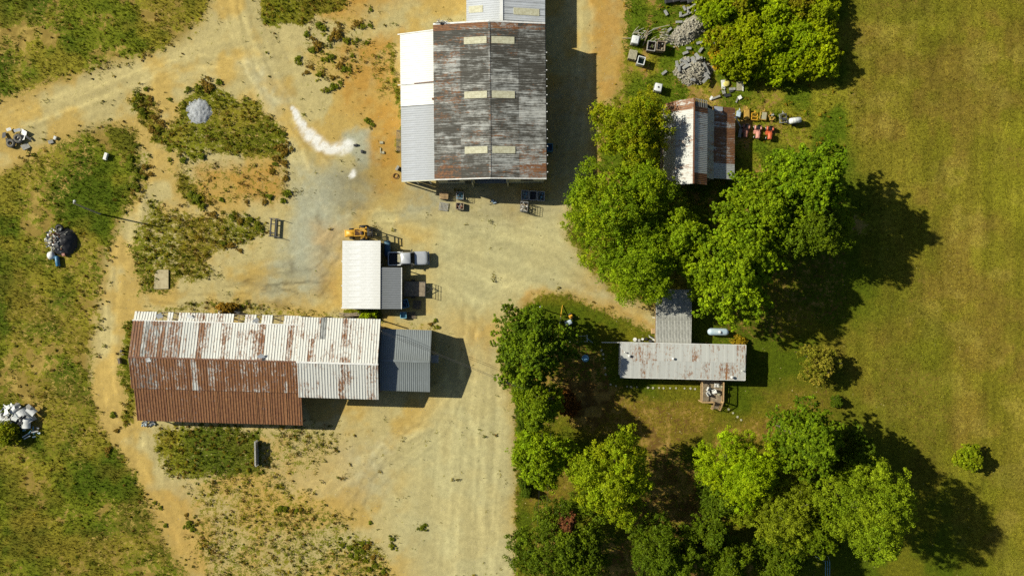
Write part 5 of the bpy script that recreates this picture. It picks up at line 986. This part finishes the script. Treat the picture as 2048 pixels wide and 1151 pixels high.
# ------------------------------------------------------------------ around the home
q = P(1436, 663, .8); t = thing('gas_tank', 'pale blue capsule gas tank north of the mobile home', 'tank', (q.x, q.y, 0), R(-1))
MB().tube([(-1.5 + .5 * (1 - math.cos(a)), 0, .85) for a in (.15, .5, .9, 1.3, 1.57)] + [(1.5 - .5 * (1 - math.cos(a)), 0, .85) for a in (1.57, 1.3, .9, .5, .15)], [.5 * math.sin(a) for a in (.15, .5, .9, 1.3, 1.57)] + [.5 * math.sin(a) for a in (1.57, 1.3, .9, .5, .15)], 20).build('tank', M_lblue, t, True)
MB().tube([(.1, 0, 1.3), (.1, 0, 1.5), (.1, 0, 1.56)], [.2, .2, .12], 14).build('valve_dome', M_plast, t); [MB().box(x, 0, .2, .15, .7, .4).build('foot', M_conc, t) for x in (-.8, .8)]
q = P(1171, 716, .3); t = thing('paddling_pool', 'small round blue water tub on the shaded lawn', 'tub', (q.x, q.y, 0)); MB().torus((0, 0, .2), .46, .07).build('rim', M_teal, t, True); MB().tube([(0, 0, 0), (0, 0, .2)], .46, 24).build('basin', mat('bright_blue_basin', (.04, .22, .45), .3, 0, (.25, .42, .55), 5), t)
for (i, (px, py)) in enumerate(((1203, 700), (1206, 708), (1207, 717), (1210, 735), (1211, 748), (1221, 768), (1232, 771), (1254, 772), (1262, 773), (1274, 773), (1296, 774), (1306, 775), (1318, 775), (1327, 775.5), (1340, 775.5), (1352, 775.5), (1369, 776), (1381, 776), (1390, 777), (1457, 818), (1466, 825), (1475, 833), (1482, 839))):
    q = P(px, py); rr_ = rnd.uniform(.12, .19); m_ = MB(); pts = [(rr_ * rnd.uniform(.8, 1.15) * math.cos(a * .785), rr_ * rnd.uniform(.8, 1.15) * math.sin(a * .785)) for a in range(8)]; o = m_.prism(pts, -.02, .07).build('stepping_stone', mat('pale_stone', (.42, .40, .28), .9), None, bevel=.012, loc=(q.x, q.y, 0))
    tag(o, ('%s stepping stone from the north in the path west of the mobile home' % ordn(i)) if i < 6 else ('%s stepping stone from the west along the south wall of the mobile home' % ordn(i - 6)) if i < 19 else ('%s stepping stone from the porch steps on the diagonal path' % ordn(i - 19)), 'stone', 'stepping stones around the mobile home')
def chair(px, py, rz, label):
    q = P(px, py, 1.3); t = thing('patio_chair', label, 'chair', (q.x, q.y, .90), rz, 'patio chairs on the porch deck')
    MB().box(0, 0, .42, .5, .5, .05).build('seat', M_trim, t); MB().box(0, .26, .72, .5, .05, .6).build('backrest', M_trim, t)
    for s_ in (-1, 1): MB().box(.27 * s_, 0, .62, .07, .5, .04).build('armrest', M_trim, t)
    for x in (-.23, .23):
        for y in (-.23, .23): MB().box(x, y, .2, .04, .04, .4).build('leg', M_trim, t)
chair(1432.5, 770, R(0), 'white patio chair against the mobile home wall'); chair(1417, 778, R(60), 'white patio chair on the left of the porch deck'); chair(1427, 782, R(-70), 'white patio chair in the middle of the porch deck'); chair(1416, 786, R(120), 'white patio chair in the front left corner of the porch deck')
for (px, py, rz, lb_) in ((1441, 772, 0, 'small wooden side table by the east railing of the porch'), (1437, 786, .5, 'small square table near the porch steps')):
    q = P(px, py, 1.2); t = thing('side_table', lb_, 'table', (q.x, q.y, .90), rz); MB().box(0, 0, .42, .45, .45, .04).build('table_top', M_box, t); [MB().box(x, y, .2, .04, .04, .4).build('leg', M_trim, t) for x in (-.18, .18) for y in (-.18, .18)]
q = P(1137, 641, .5); t = thing('lawn_mower', 'yellow and white lawn mower parked on the grass by the big dark tree', 'mower', (q.x, q.y, 0), R(25))
MB().loft([rrect(-.1, -.25, 1.0, .65, .15, .35), rrect(-.1, -.25, 1.0, .65, .15, .62), rrect(-.1, -.25, .8, .5, .12, .70)]).build('hood', M_lblue, t, True); MB().box(.55, .4, .55, .55, .5, .2).build('body', M_yellow, t, bevel=.06); MB().box(.5, .45, .75, .4, .1, .4).build('backrest', M_yellow, t, bevel=.03)
for (x, y, r_) in ((-.45, .15, .22), (-.45, -.65, .22), (.6, .75, .28), (.6, .1, .28)): wheel(t, x, y, r_, .18)
t = thing('clothes_line', 'grey pipe clothes line frame on the shaded lawn', 'clothes line', P(1150, 676, 0)); 
for (x, y) in ((1.55, .1), (-1.6, .0)): MB().tube([(x, y, 0), (x, y, 1.9)], .045, 8).tube([(x, y - .5, 1.9), (x, y + .5, 1.9)], .035, 8).build('post', M_lblue, t)
for y in (-.4, .4): MB().tube([(-1.6, y, 1.9), (0, y, 1.8), (1.55, y + .1, 1.9)], .018, 5).build('line', M_trim, t)
MB().tube([(1.55, .1, 1.7), (2.5, -.6, .05)], .04, 6).build('brace', M_lblue, t)
t = thing('fence_rail', 'white rail fence piece at the northwest corner of the mobile home', 'fence', P(1220, 683.5, 0)); MB().box(0, 0, 1.0, 2.4, .07, .1).build('rail', M_trim, t); MB().box(0, .02, .5, 2.4, .05, .1).build('rail', M_trim, t); [MB().box(x, 0, .55, .1, .1, 1.1).build('post', M_trim, t) for x in (-1.15, 1.15)]
t = thing('garden_clutter', 'pots and odds and ends along the north wall of the mobile home', 'clutter', P(1287, 678, 0))
for (x, y, r_, m) in ((-1.3, 0, .28, M_trim), (-.7, -.1, .2, M_conc), (.3, .1, .22, M_black), (.9, -.2, .25, M_steel), (-.2, .05, .18, M_trim)): MB().tube([(x, y, 0), (x, y, .4)], [r_ * .7, r_], 12).build('pot', m, t)
MB().box(1.1, .3, .5, .9, .08, .7, (.3, 0, -.5)).build('board', M_trim, t); MB().box(1.3, 1.2, .35, .5, .7, .7).build('box', M_newwood, t, bevel=.02)
q = P(1569, 880, .2); t = MB().tube([(-.9, .35, .22), (-.3, .1, .25), (.4, -.15, .22), (.9, -.3, .18)], [.16, .2, .17, .1], 9).build('fallen_log', mat('bleached_wood', (.50, .46, .38), .9, 0, (.36, .33, .27), 5), None, True, loc=(q.x, q.y, 0)); tag(t, 'bleached white log lying beside the dark cedar', 'log')
q = P(1652, 1135, 1.5); t = thing('swing_frame', 'blue pipe swing frame in the tree shade at the bottom edge', 'swing frame', (q.x, q.y - 1.6, 0))
for x in (-.3, .0, .3): MB().tube([(x, -2.4, 2.0), (x, 2.8, 2.0)], .045, 8).build('top_pipe', M_teal, t)
for y in (-2.4, 2.7):
    for s_ in (-1, 1): MB().tube([(.3 * s_, y, 2.0), (.9 * s_, y, 0)], .04, 8).build('leg', M_lblue, t)
# poles and wires
def pole(label, px, py, tx, ty, h, r_, arm=False, lamp=False):
    b0 = P(px, py); t0 = P(tx, ty, h); t = thing('utility_pole', label, 'pole', b0); d = t0 - b0
    MB().tube([(0, 0, -.2), d * .5, d], [r_, r_ * .85, r_ * .7], 10).build('post', mat('grey_pole_wood', (.36, .34, .28), .9), t)
    if arm: MB().box(d.x, d.y, d.z - .5, 1.1, .08, .08).build('cross_arm', M_barnwood, t); [MB().tube([(d.x + x, d.y, d.z - .44), (d.x + x, d.y, d.z - .25)], .03, 8).build('insulator', M_steel, t) for x in (-.55, 0, .55)]
    if lamp: MB().tube([d, d + Vector((.15, .25, .1))], .03, 6).tube([d + Vector((.15, .25, .02)), d + Vector((.15, .25, .2))], [.2, .1], 10).build('lamp_head', M_plast, t)
    return t0
pole('thin grey light pole leaning in the left field by the track', 200, 428, 147, 406, 6.3, .13, False, True)
pole('short white topped pole on the lawn corner by the drive', 1075.5, 614.5, 1077, 616, 2.6, .10, False, True)
top = pole('tall wooden utility pole with cross arm among the roadside trees', 1089, 775, 1097, 797, 8.4, .14, True); mast_top = pole('service mast at the join of long barn and grey garage', 763, 660, 763, 662, 5.6, .05)
def wire(name, label, A, B, sag, r_=.018, m=M_steel, off=(0, 0, 0)):
    A, B = Vector(A), Vector(B); pts = [A.lerp(B, k / 10) - Vector((0, 0, sag * 4 * (k / 10) * (1 - k / 10))) for k in range(11)]; o = MB().tube(pts, r_, 5).build(name, m); tag(o, label, 'wire', 'overhead wires')
wire('service_wire', 'black service wire crossing the drive from the garage to the utility pole, upper of two', mast_top, top - Vector((.4, 0, .6)), .9, .02); wire('service_wire', 'black service wire crossing the drive from the garage to the utility pole, lower of two', mast_top - Vector((0, .25, .3)), top - Vector((.4, .2, 1.0)), .9, .02)
for (x, k) in ((-.95, 'left'), (.95, 'right')): wire('power_line', 'power line running south from the utility pole along the tree row, %s strand' % k, top + Vector((x * .6, 0, -.25)), top + Vector((x * .6 - 2, -40, -.6)), .8, .012, M_steel)
ga_ = P(1125, 610); t = thing('guy_wire', 'guy wire with yellow guard anchored in the lawn corner', 'guy wire', ga_); d = top - ga_ - Vector((0, 0, 1.0)); MB().tube([(0, 0, 0), d], .02, 5).build('cable', M_mesh, t); MB().tube([(0, 0, .05), d * .13], .06, 8).build('guard', M_yellow, t)
# ------------------------------------------------------------------ trees and bushes
LIME, MID, DARK, YEL, OLIVE, CEDAR = (.105, .185, .010), (.062, .130, .010), (.034, .075, .010), (.135, .175, .010), (.078, .130, .014), (.042, .095, .010)
T = lambda label, px, py, r, H, colr, **k: tree(k.pop('name', 'broadleaf_tree'), label, 'tree', px, py, r, H, colr, **k)
T('yellow green rounded tree on the west side of the gambrel barn', 1268, 258, 86, 10.5, (.085, .155, .010), ell=(1, 1.0), col2=(.128, .160, .010))
T('broad bright green tree at the west edge of the grove beside the gravel yard', 1222, 425, 100, 11.5, MID, col2=(.12, .20, .012), br=1.6)
T('bright green tree against the southwest corner of the gambrel barn', 1292, 378, 62, 10.5, MID, col2=(.12, .20, .012), br=1.4)
T('bright green tree at the south side of the grove above the drive end', 1282, 530, 86, 11.5, MID, col2=(.11, .20, .012), br=1.5)
T('small lighter tree in the gap south of the gambrel barn', 1356, 478, 66, 10.0, (.075, .15, .010), br=1.2)
T('large maple with radiating boughs hanging over the carport', 1472, 532, 110, 14.0, MID, spray=True, col2=(.13, .23, .012), br=1.4)
T('leafy maple between the gambrel barn and the hay field', 1530, 418, 88, 12.5, MID, spray=True, col2=(.11, .19, .012), br=1.4)
T('tall dark maple at the northeast corner of the grove', 1630, 358, 82, 15.5, (.050, .115, .010), spray=True, col2=(.10, .19, .012), br=1.3)
T('shaded maple at the southeast side of the grove', 1625, 455, 74, 12.5, (.040, .085, .010), br=1.4)
T('small light tree at the east edge of the grove', 1683, 447, 27, 5.5, MID, br=.9)
T('large dark green tree at the bend of the drive', 1062, 695, 86, 12.0, (.036, .080, .012), spray=True, col2=(.085, .16, .014), br=1.3)
T('narrow light tree below the dark tree along the drive', 1078, 812, 52, 10.8, (.055, .11, .010), br=1.0, bare=5, gap=.8)
T('bright round tree along the drive above the grassy corner', 1082, 915, 64, 9.5, (.075, .150, .010), br=1.2)
T('bright yellow green oval tree in the middle of the lawn', 1228, 960, 86, 13.0, (.085, .155, .010), col2=(.125, .19, .012), ell=(.95, 1.12), br=1.35)
T('broad dark tree in the bottom corner beside the drive', 1128, 1095, 100, 10.5, (.030, .062, .009), br=1.4, col2=(.06, .11, .012))
T('dark bushy tree at the bottom edge of the lawn', 1330, 1110, 78, 11.0, (.036, .076, .009), br=1.3)
T('small dark tree below the lawn shadow', 1424, 1070, 40, 9.0, (.038, .080, .009), br=1.0)
T('low dark tree at the bottom edge between two groves', 1452, 1130, 60, 9.5, (.038, .080, .009), br=1.2)
T('lime green feathery tree at the west side of the southeast grove', 1490, 945, 86, 12.5, (.095, .185, .008), br=1.3, leaf=.2, per=46, col2=(.14, .23, .01))
T('pointed dark cedar at the north tip of the southeast grove', 1626, 885, 70, 16.0, CEDAR, spray=True, leaf=.2, per=44, col2=(.085, .16, .012), br=1.1, ell=(.95, 1.15), name='cedar_tree')
T('olive green thin tree in the middle of the southeast grove', 1572, 1030, 84, 12.0, OLIVE, br=1.2, leaf=.2, per=40, bare=14, gap=.9, col2=(.10, .155, .02))
T('large pale green tree at the east side of the southeast grove', 1742, 1025, 100, 17.0, (.065, .125, .012), br=1.4, col2=(.10, .17, .016), leaf=.22, per=42)
T('dark small cedar between the tall cedar and the pale tree', 1715, 915, 50, 11.0, (.036, .078, .010), br=1.1, spray=True, leaf=.2, name='cedar_tree')
T('dark cedar with drooping boughs in the southeast grove', 1630, 1060, 62, 11.5, (.044, .090, .008), spray=True, leaf=.2, per=44, br=1.1, name='cedar_tree')
T('dark tree at the bottom edge of the southeast grove', 1565, 1125, 60, 10.0, (.036, .076, .009), br=1.2)
T('thin shaded tree between lawn and lime tree', 1445, 1000, 46, 8.0, (.035, .075, .010), br=1.0)
T('sparse silvery shrub tree at the edge of the hay field', 1642, 728, 44, 4.5, (.075, .105, .02), br=.8, gap=.55, bare=16, base=.12, leaf=.2, col2=(.15, .165, .06))
T('small bright bush standing alone in the hay field', 1942, 917, 29, 3.2, (.075, .13, .010), br=.7, gap=.75, base=.08, bare=4, name='field_bush')
T('single round dark bush on the lawn', 1675, 803, 12.5, 1.7, (.030, .065, .010), br=.42, base=.02, leaf=.14, name='round_bush', var=.1)
T('brown leaved bush in the tree shade beside the lawn', 1135, 808, 26, 2.6, (.075, .040, .022), br=.7, base=.05, col2=(.10, .060, .03), name='brown_bush')
T('dead red brown tree top rising from the dark corner tree', 1134, 1047, 22, 9.6, (.085, .042, .05), br=.55, base=.6, col2=(.10, .055, .06), name='dead_tree', gap=.8)
for k in range(12):
    T('%s clipped dark hedge bush from the north in the drive hedge' % ordn(k), 1041 + (k % 2) * 3 + k * .9, 792 + k * 17.5, 13, 1.8, (.030, .065, .010), br=.5, base=.02, leaf=.16, name='hedge_bush', group='hedge bushes along the drive', var=.12)
rb = random.Random(9)
bush_spots = [(1440, 30), (1455, 75), (1462, 112), (1490, 20), (1500, 60), (1510, 105), (1520, 135), (1545, 30), (1550, 75), (1565, 120), (1590, 15), (1600, 55), (1605, 95), (1615, 128), (1640, 25), (1648, 65), (1650, 105), (1648, 135), (1480, 132), (1585, 138), (1430, 5), (1475, -20), (1560, -15), (1640, -15)]
for (px, py) in bush_spots:
    T('bright green bush of the dense thicket at the upper right', min(px + rb.uniform(-10, 10), 1642), min(py + rb.uniform(-9, 9), 124), rb.uniform(33, 46), rb.uniform(3.2, 4.8), rb.choice(((.085, .165, .006), (.105, .180, .006), (.120, .185, .006), (.080, .130, .008), (.10, .115, .015))), br=.75, base=.02, leaf=.22, sub=9, name='thicket_bush', group='bushes of the thicket', col2=(.135, .225, .008), ell=(1.1, .9))
T('yellow leaved bush at the west side of the thicket', 1443, 112, 24, 2.6, (.16, .15, .012), br=.6, base=.02, leaf=.2, name='thicket_bush', col2=(.20, .17, .02))
T('weedy bush growing through the crushed white tank at the left edge', 12, 866, 26, 2.0, (.085, .14, .012), br=.7, base=.02, leaf=.2, name='field_bush', col2=(.13, .17, .02))
T('low orange green bush beside the gas tank', 1478, 690, 18, 1.2, (.12, .12, .02), br=.5, base=.02, leaf=.15, name='garden_bush')
T('green weeds between the white shed and the long barn', 735, 630, 15, 1.0, (.11, .20, .010), br=.5, base=.02, leaf=.18, name='weed_bush', ell=(1.6, .6))
T('yellow dry bush beside the dark machine parts at the long barn', 452, 615, 16, 1.0, (.12, .10, .03), br=.5, base=.02, leaf=.16, name='weed_bush', ell=(1.4, .6))
# single round weeds on the bare dirt
wm = []
for k, (colr, c2) in enumerate((((.050, .085, .012), None), ((.065, .100, .012), None), ((.080, .075, .022), (.11, .08, .04)), ((.045, .075, .012), None))):
    V, F, Cc = shrub_mesh(300 + k, tuple(q * 1.15 for q in colr), .5, 9, 20, .13, .22, c2); o = big_mesh('weed_clump', V, F, M_leaf, {'tint': ('FLOAT_COLOR', Cc)}); wm.append(o.data); bpy.data.objects.remove(o)
spots = [(291, 178, 1), (276, 196, 1.2), (300, 200, 1), (270, 210, .9), (285, 222, 1.1), (310, 235, 1.0), (322, 245, 1.1), (305, 262, 1.3), (318, 262, 1.0), (290, 232, .8), (438, 163, 1.3), (420, 172, 1.5), (395, 174, 1.2), (378, 180, 1), (410, 168, 1.1), (340, 200, .8), (553, 290, 1.3), (563, 296, 1.5), (572, 304, 1.4), (568, 270, 1), (558, 262, .9), (568, 325, 1.2), (555, 316, 1), (544, 340, .9), (550, 326, 1.0), (573, 355, 1), (572, 386, 1.4), (566, 400, 1), (540, 395, 1.3), (530, 402, 1), (443, 398, .9), (493, 405, .8), (405, 315, 1.3), (365, 320, 1.4), (341, 319, .8), (395, 400, 1.9), (385, 388, 1.6), (402, 412, 1.4),
         (640, 50, 1.4), (650, 58, 1.3), (675, 68, 1.9), (658, 79, 1.2), (635, 88, 1.7), (626, 102, 1.2), (695, 80, 1.3), (712, 48, 1.2), (725, 55, 1.1), (741, 50, .9), (682, 130, 1.4), (662, 116, 1.2), (654, 118, .9), (646, 119, .8), (640, 150, 1.2), (667, 172, 1.3), (682, 165, 1.0), (655, 182, 1.1), (666, 156, 1), (595, 118, 1.3), (598, 128, 1.0), (706, 112, 1.0), (700, 140, .9), (740, 20, .8), (715, 81, .8), (733, 85, .8), (735, 240, 1.1), (743, 250, .9), (612, 70, 1.1), (690, 138, 1.1), (612, 145, .9), (621, 134, .9),
         (270, 290, 1), (262, 315, 1.2), (265, 335, 1.3), (274, 340, .8), (288, 335, 1), (275, 352, 1.2), (271, 370, 1.5), (266, 378, 1.1), (255, 376, 1.1), (300, 348, .9), (288, 356, 1.1), (225, 830, 1.1), (215, 900, 1.1), (235, 860, .9), (570, 1017, 1), (562, 1018, 1.2), (582, 1022, .9), (602, 1016, .8), (595, 1020, .8), (680, 1075, .8), (685, 1090, 1), (700, 1095, 1), (712, 1100, 1.2), (725, 1086, 1.1), (735, 1092, 1.2), (738, 1084, .9), (722, 1100, 1.3), (745, 1115, 1), (715, 1115, 1.2), (730, 1120, 1), (750, 1128, 1), (700, 1110, 1), (765, 1142, 1), (770, 1148, .9), (740, 1138, 1), (785, 1090, 1.1), (783, 1078, .9), (740, 1045, .8), (845, 1056, 1.1), (850, 1048, .8), (380, 1048, 1.3), (384, 1058, 1.1), (310, 1005, .8), (320, 1015, .8), (330, 1050, .8), (372, 1030, .7), (875, 655, .7), (862, 648, .8), (870, 641, .7), (425, 428, 1.3), (465, 432, 1.2), (480, 440, 1.2), (498, 440, 1.4), (512, 446, 1.2), (520, 454, 1.3), (460, 490, 1.2), (480, 500, .9), (446, 488, 1)]
rw = random.Random(2)
for (px, py, s_) in spots:
    q = P(px, py); o = bpy.data.objects.new('weed_clump', rw.choice(wm)); COL.objects.link(o); k = s_ * rw.uniform(.75, .95)
    o.location = (q.x, q.y, -.02); o.scale = (k, k, k * .6); o.rotation_euler = (0, 0, rw.uniform(0, 6.28)); tag(o, 'small round weed clump growing on bare dirt of the yard', 'weed', 'weed clumps on the bare dirt')
def scrub(name, label, n, mask, seed, r0, r1, cols, hz=.5, sub=4, per=13, leaf=.13):
    rng = np.random.default_rng(seed); x = rng.uniform(-75, 75, n * 8); y = rng.uniform(-43, 43, n * 8); ix = np.clip(np.searchsorted(GX, x) - 1, 0, nxx - 1); iy = np.clip(np.searchsorted(GY, y) - 1, 0, nyy - 1)
    kp = np.where(rng.random(n * 8) < mask[iy, ix])[0][:n]; x, y = x[kp], y[kp]; rr = rng.uniform(r0, r1, len(x)) * rng.uniform(.6, 1.3, len(x)); Vs, Fs, Cs, o0 = [], [], [], 0
    pick = rng.integers(0, len(cols), len(x))
    for k, (ca, cb) in enumerate(cols):
        q = pick == k; B = np.stack([x[q], y[q], rr[q] * .35, rr[q]], 1); V, F, Cc, _ = foliage(rng, B, ca, leaf, sub, per, .55, .5, .3, cb, hz); Vs.append(V); Fs.append(F + o0); Cs.append(Cc); o0 += len(V)
    o = big_mesh(name, np.concatenate(Vs), np.concatenate(Fs), M_leaf, {'tint': ('FLOAT_COLOR', np.concatenate(Cs))}); tag(o, label, 'weeds', kind='stuff')
GRN = [((.040, .070, .010), None), ((.055, .085, .010), None), ((.075, .080, .018), (.11, .09, .03)), ((.060, .050, .022), (.09, .065, .03)), ((.085, .105, .012), (.13, .12, .02))]
notbld = np.ones(XX.shape)
for (x0, y0, x1, y1) in ((262, 618, 870, 855), (680, 475, 810, 622), (795, 0, 1100, 372), (310, 535, 345, 590), (370, 195, 426, 256)): notbld *= ~((PX > x0) & (PX < x1) & (PY > y0) & (PY < y1))
inyd = yard * sstep(.2, .7, yv + .9 * (clump_n - .5)) * notbld
scrub('scrub_weeds', 'low mixed scrub weeds growing in patches on the dirt yard', 2600, inyd, 801, .14, .42, GRN)
scrub('field_weeds', 'coarse dark weeds dotted through the left fields', 600, lf * sstep(.45, .75, clump_n * .6 + N_md * .4 + .1) * notbld, 802, .14, .38, GRN, .4)
scrub('edge_weeds', 'small weeds straggling along the edges of the dirt tracks', 900, np.clip(yard * (1 - yard) * 4, 0, 1) * (PX < 1040) * notbld, 803, .10, .30, GRN)
scrub('rubble_yard_weeds', 'weeds and tufts growing through the rubble yard', 900, neyard * (1 - yard) * sstep(.4, .7, clump_n) * (PX < 1690), 804, .12, .32, [((.060, .110, .008), None), ((.085, .125, .010), None), ((.10, .10, .02), (.15, .12, .03))])
# scattered small stones on the yard and fallen leaves
def scatter(name, label, cat, n, maskf, size, colr, seed, flat=.5, var=.25):
    rng = np.random.default_rng(seed); x = rng.uniform(-75, 75, n); y = rng.uniform(-43, 43, n); ix = np.clip(np.searchsorted(GX, x) - 1, 0, nxx - 1); iy = np.clip(np.searchsorted(GY, y) - 1, 0, nyy - 1)
    kp = rng.random(n) < maskf[iy, ix]; x, y, ix, iy = x[kp], y[kp], ix[kp], iy[kp]; n = len(x); s_ = size * rng.uniform(.4, 1.6, n) ; a = rng.uniform(0, 6.28, n)
    base = np.stack([x, y, zz[iy, ix]], 1); co = []
    for k in range(4): co.append(base + np.stack([np.cos(a + k * 1.57) * s_ * (1 if k % 2 else .7), np.sin(a + k * 1.57) * s_ * (1 if k % 2 else .7), np.zeros(n)], 1))
    co.append(base + np.stack([np.zeros(n), np.zeros(n), s_ * flat], 1)); V = np.stack(co, 1).reshape(-1, 3); i0 = np.arange(n)[:, None] * 5
    F = np.concatenate([i0 + np.array([[0, 1, 4]]), i0 + np.array([[1, 2, 4]]), i0 + np.array([[2, 3, 4]]), i0 + np.array([[3, 0, 4]])], 0)
    cc = np.repeat(np.array(colr)[None] * rng.normal(1, var, (n, 1)), 5, 0); o = big_mesh(name, V, F, M_grass, {'tint': ('FLOAT_COLOR', np.concatenate([np.clip(cc, .01, .9), np.ones((len(cc), 1))], 1))}); tag(o, label, cat, kind='stuff')
scatter('yard_stones', 'small stones scattered over the gravel yard', 'stones', 16000, yard * (1 - yv) * .8, .05, (.42, .37, .25), 71, .6); scatter('fallen_leaves', 'dry leaves and clover heads scattered on the lawn', 'leaves', 9000, home * (.25 + .75 * lawn_bare), .06, (.46, .38, .18), 72, .4)
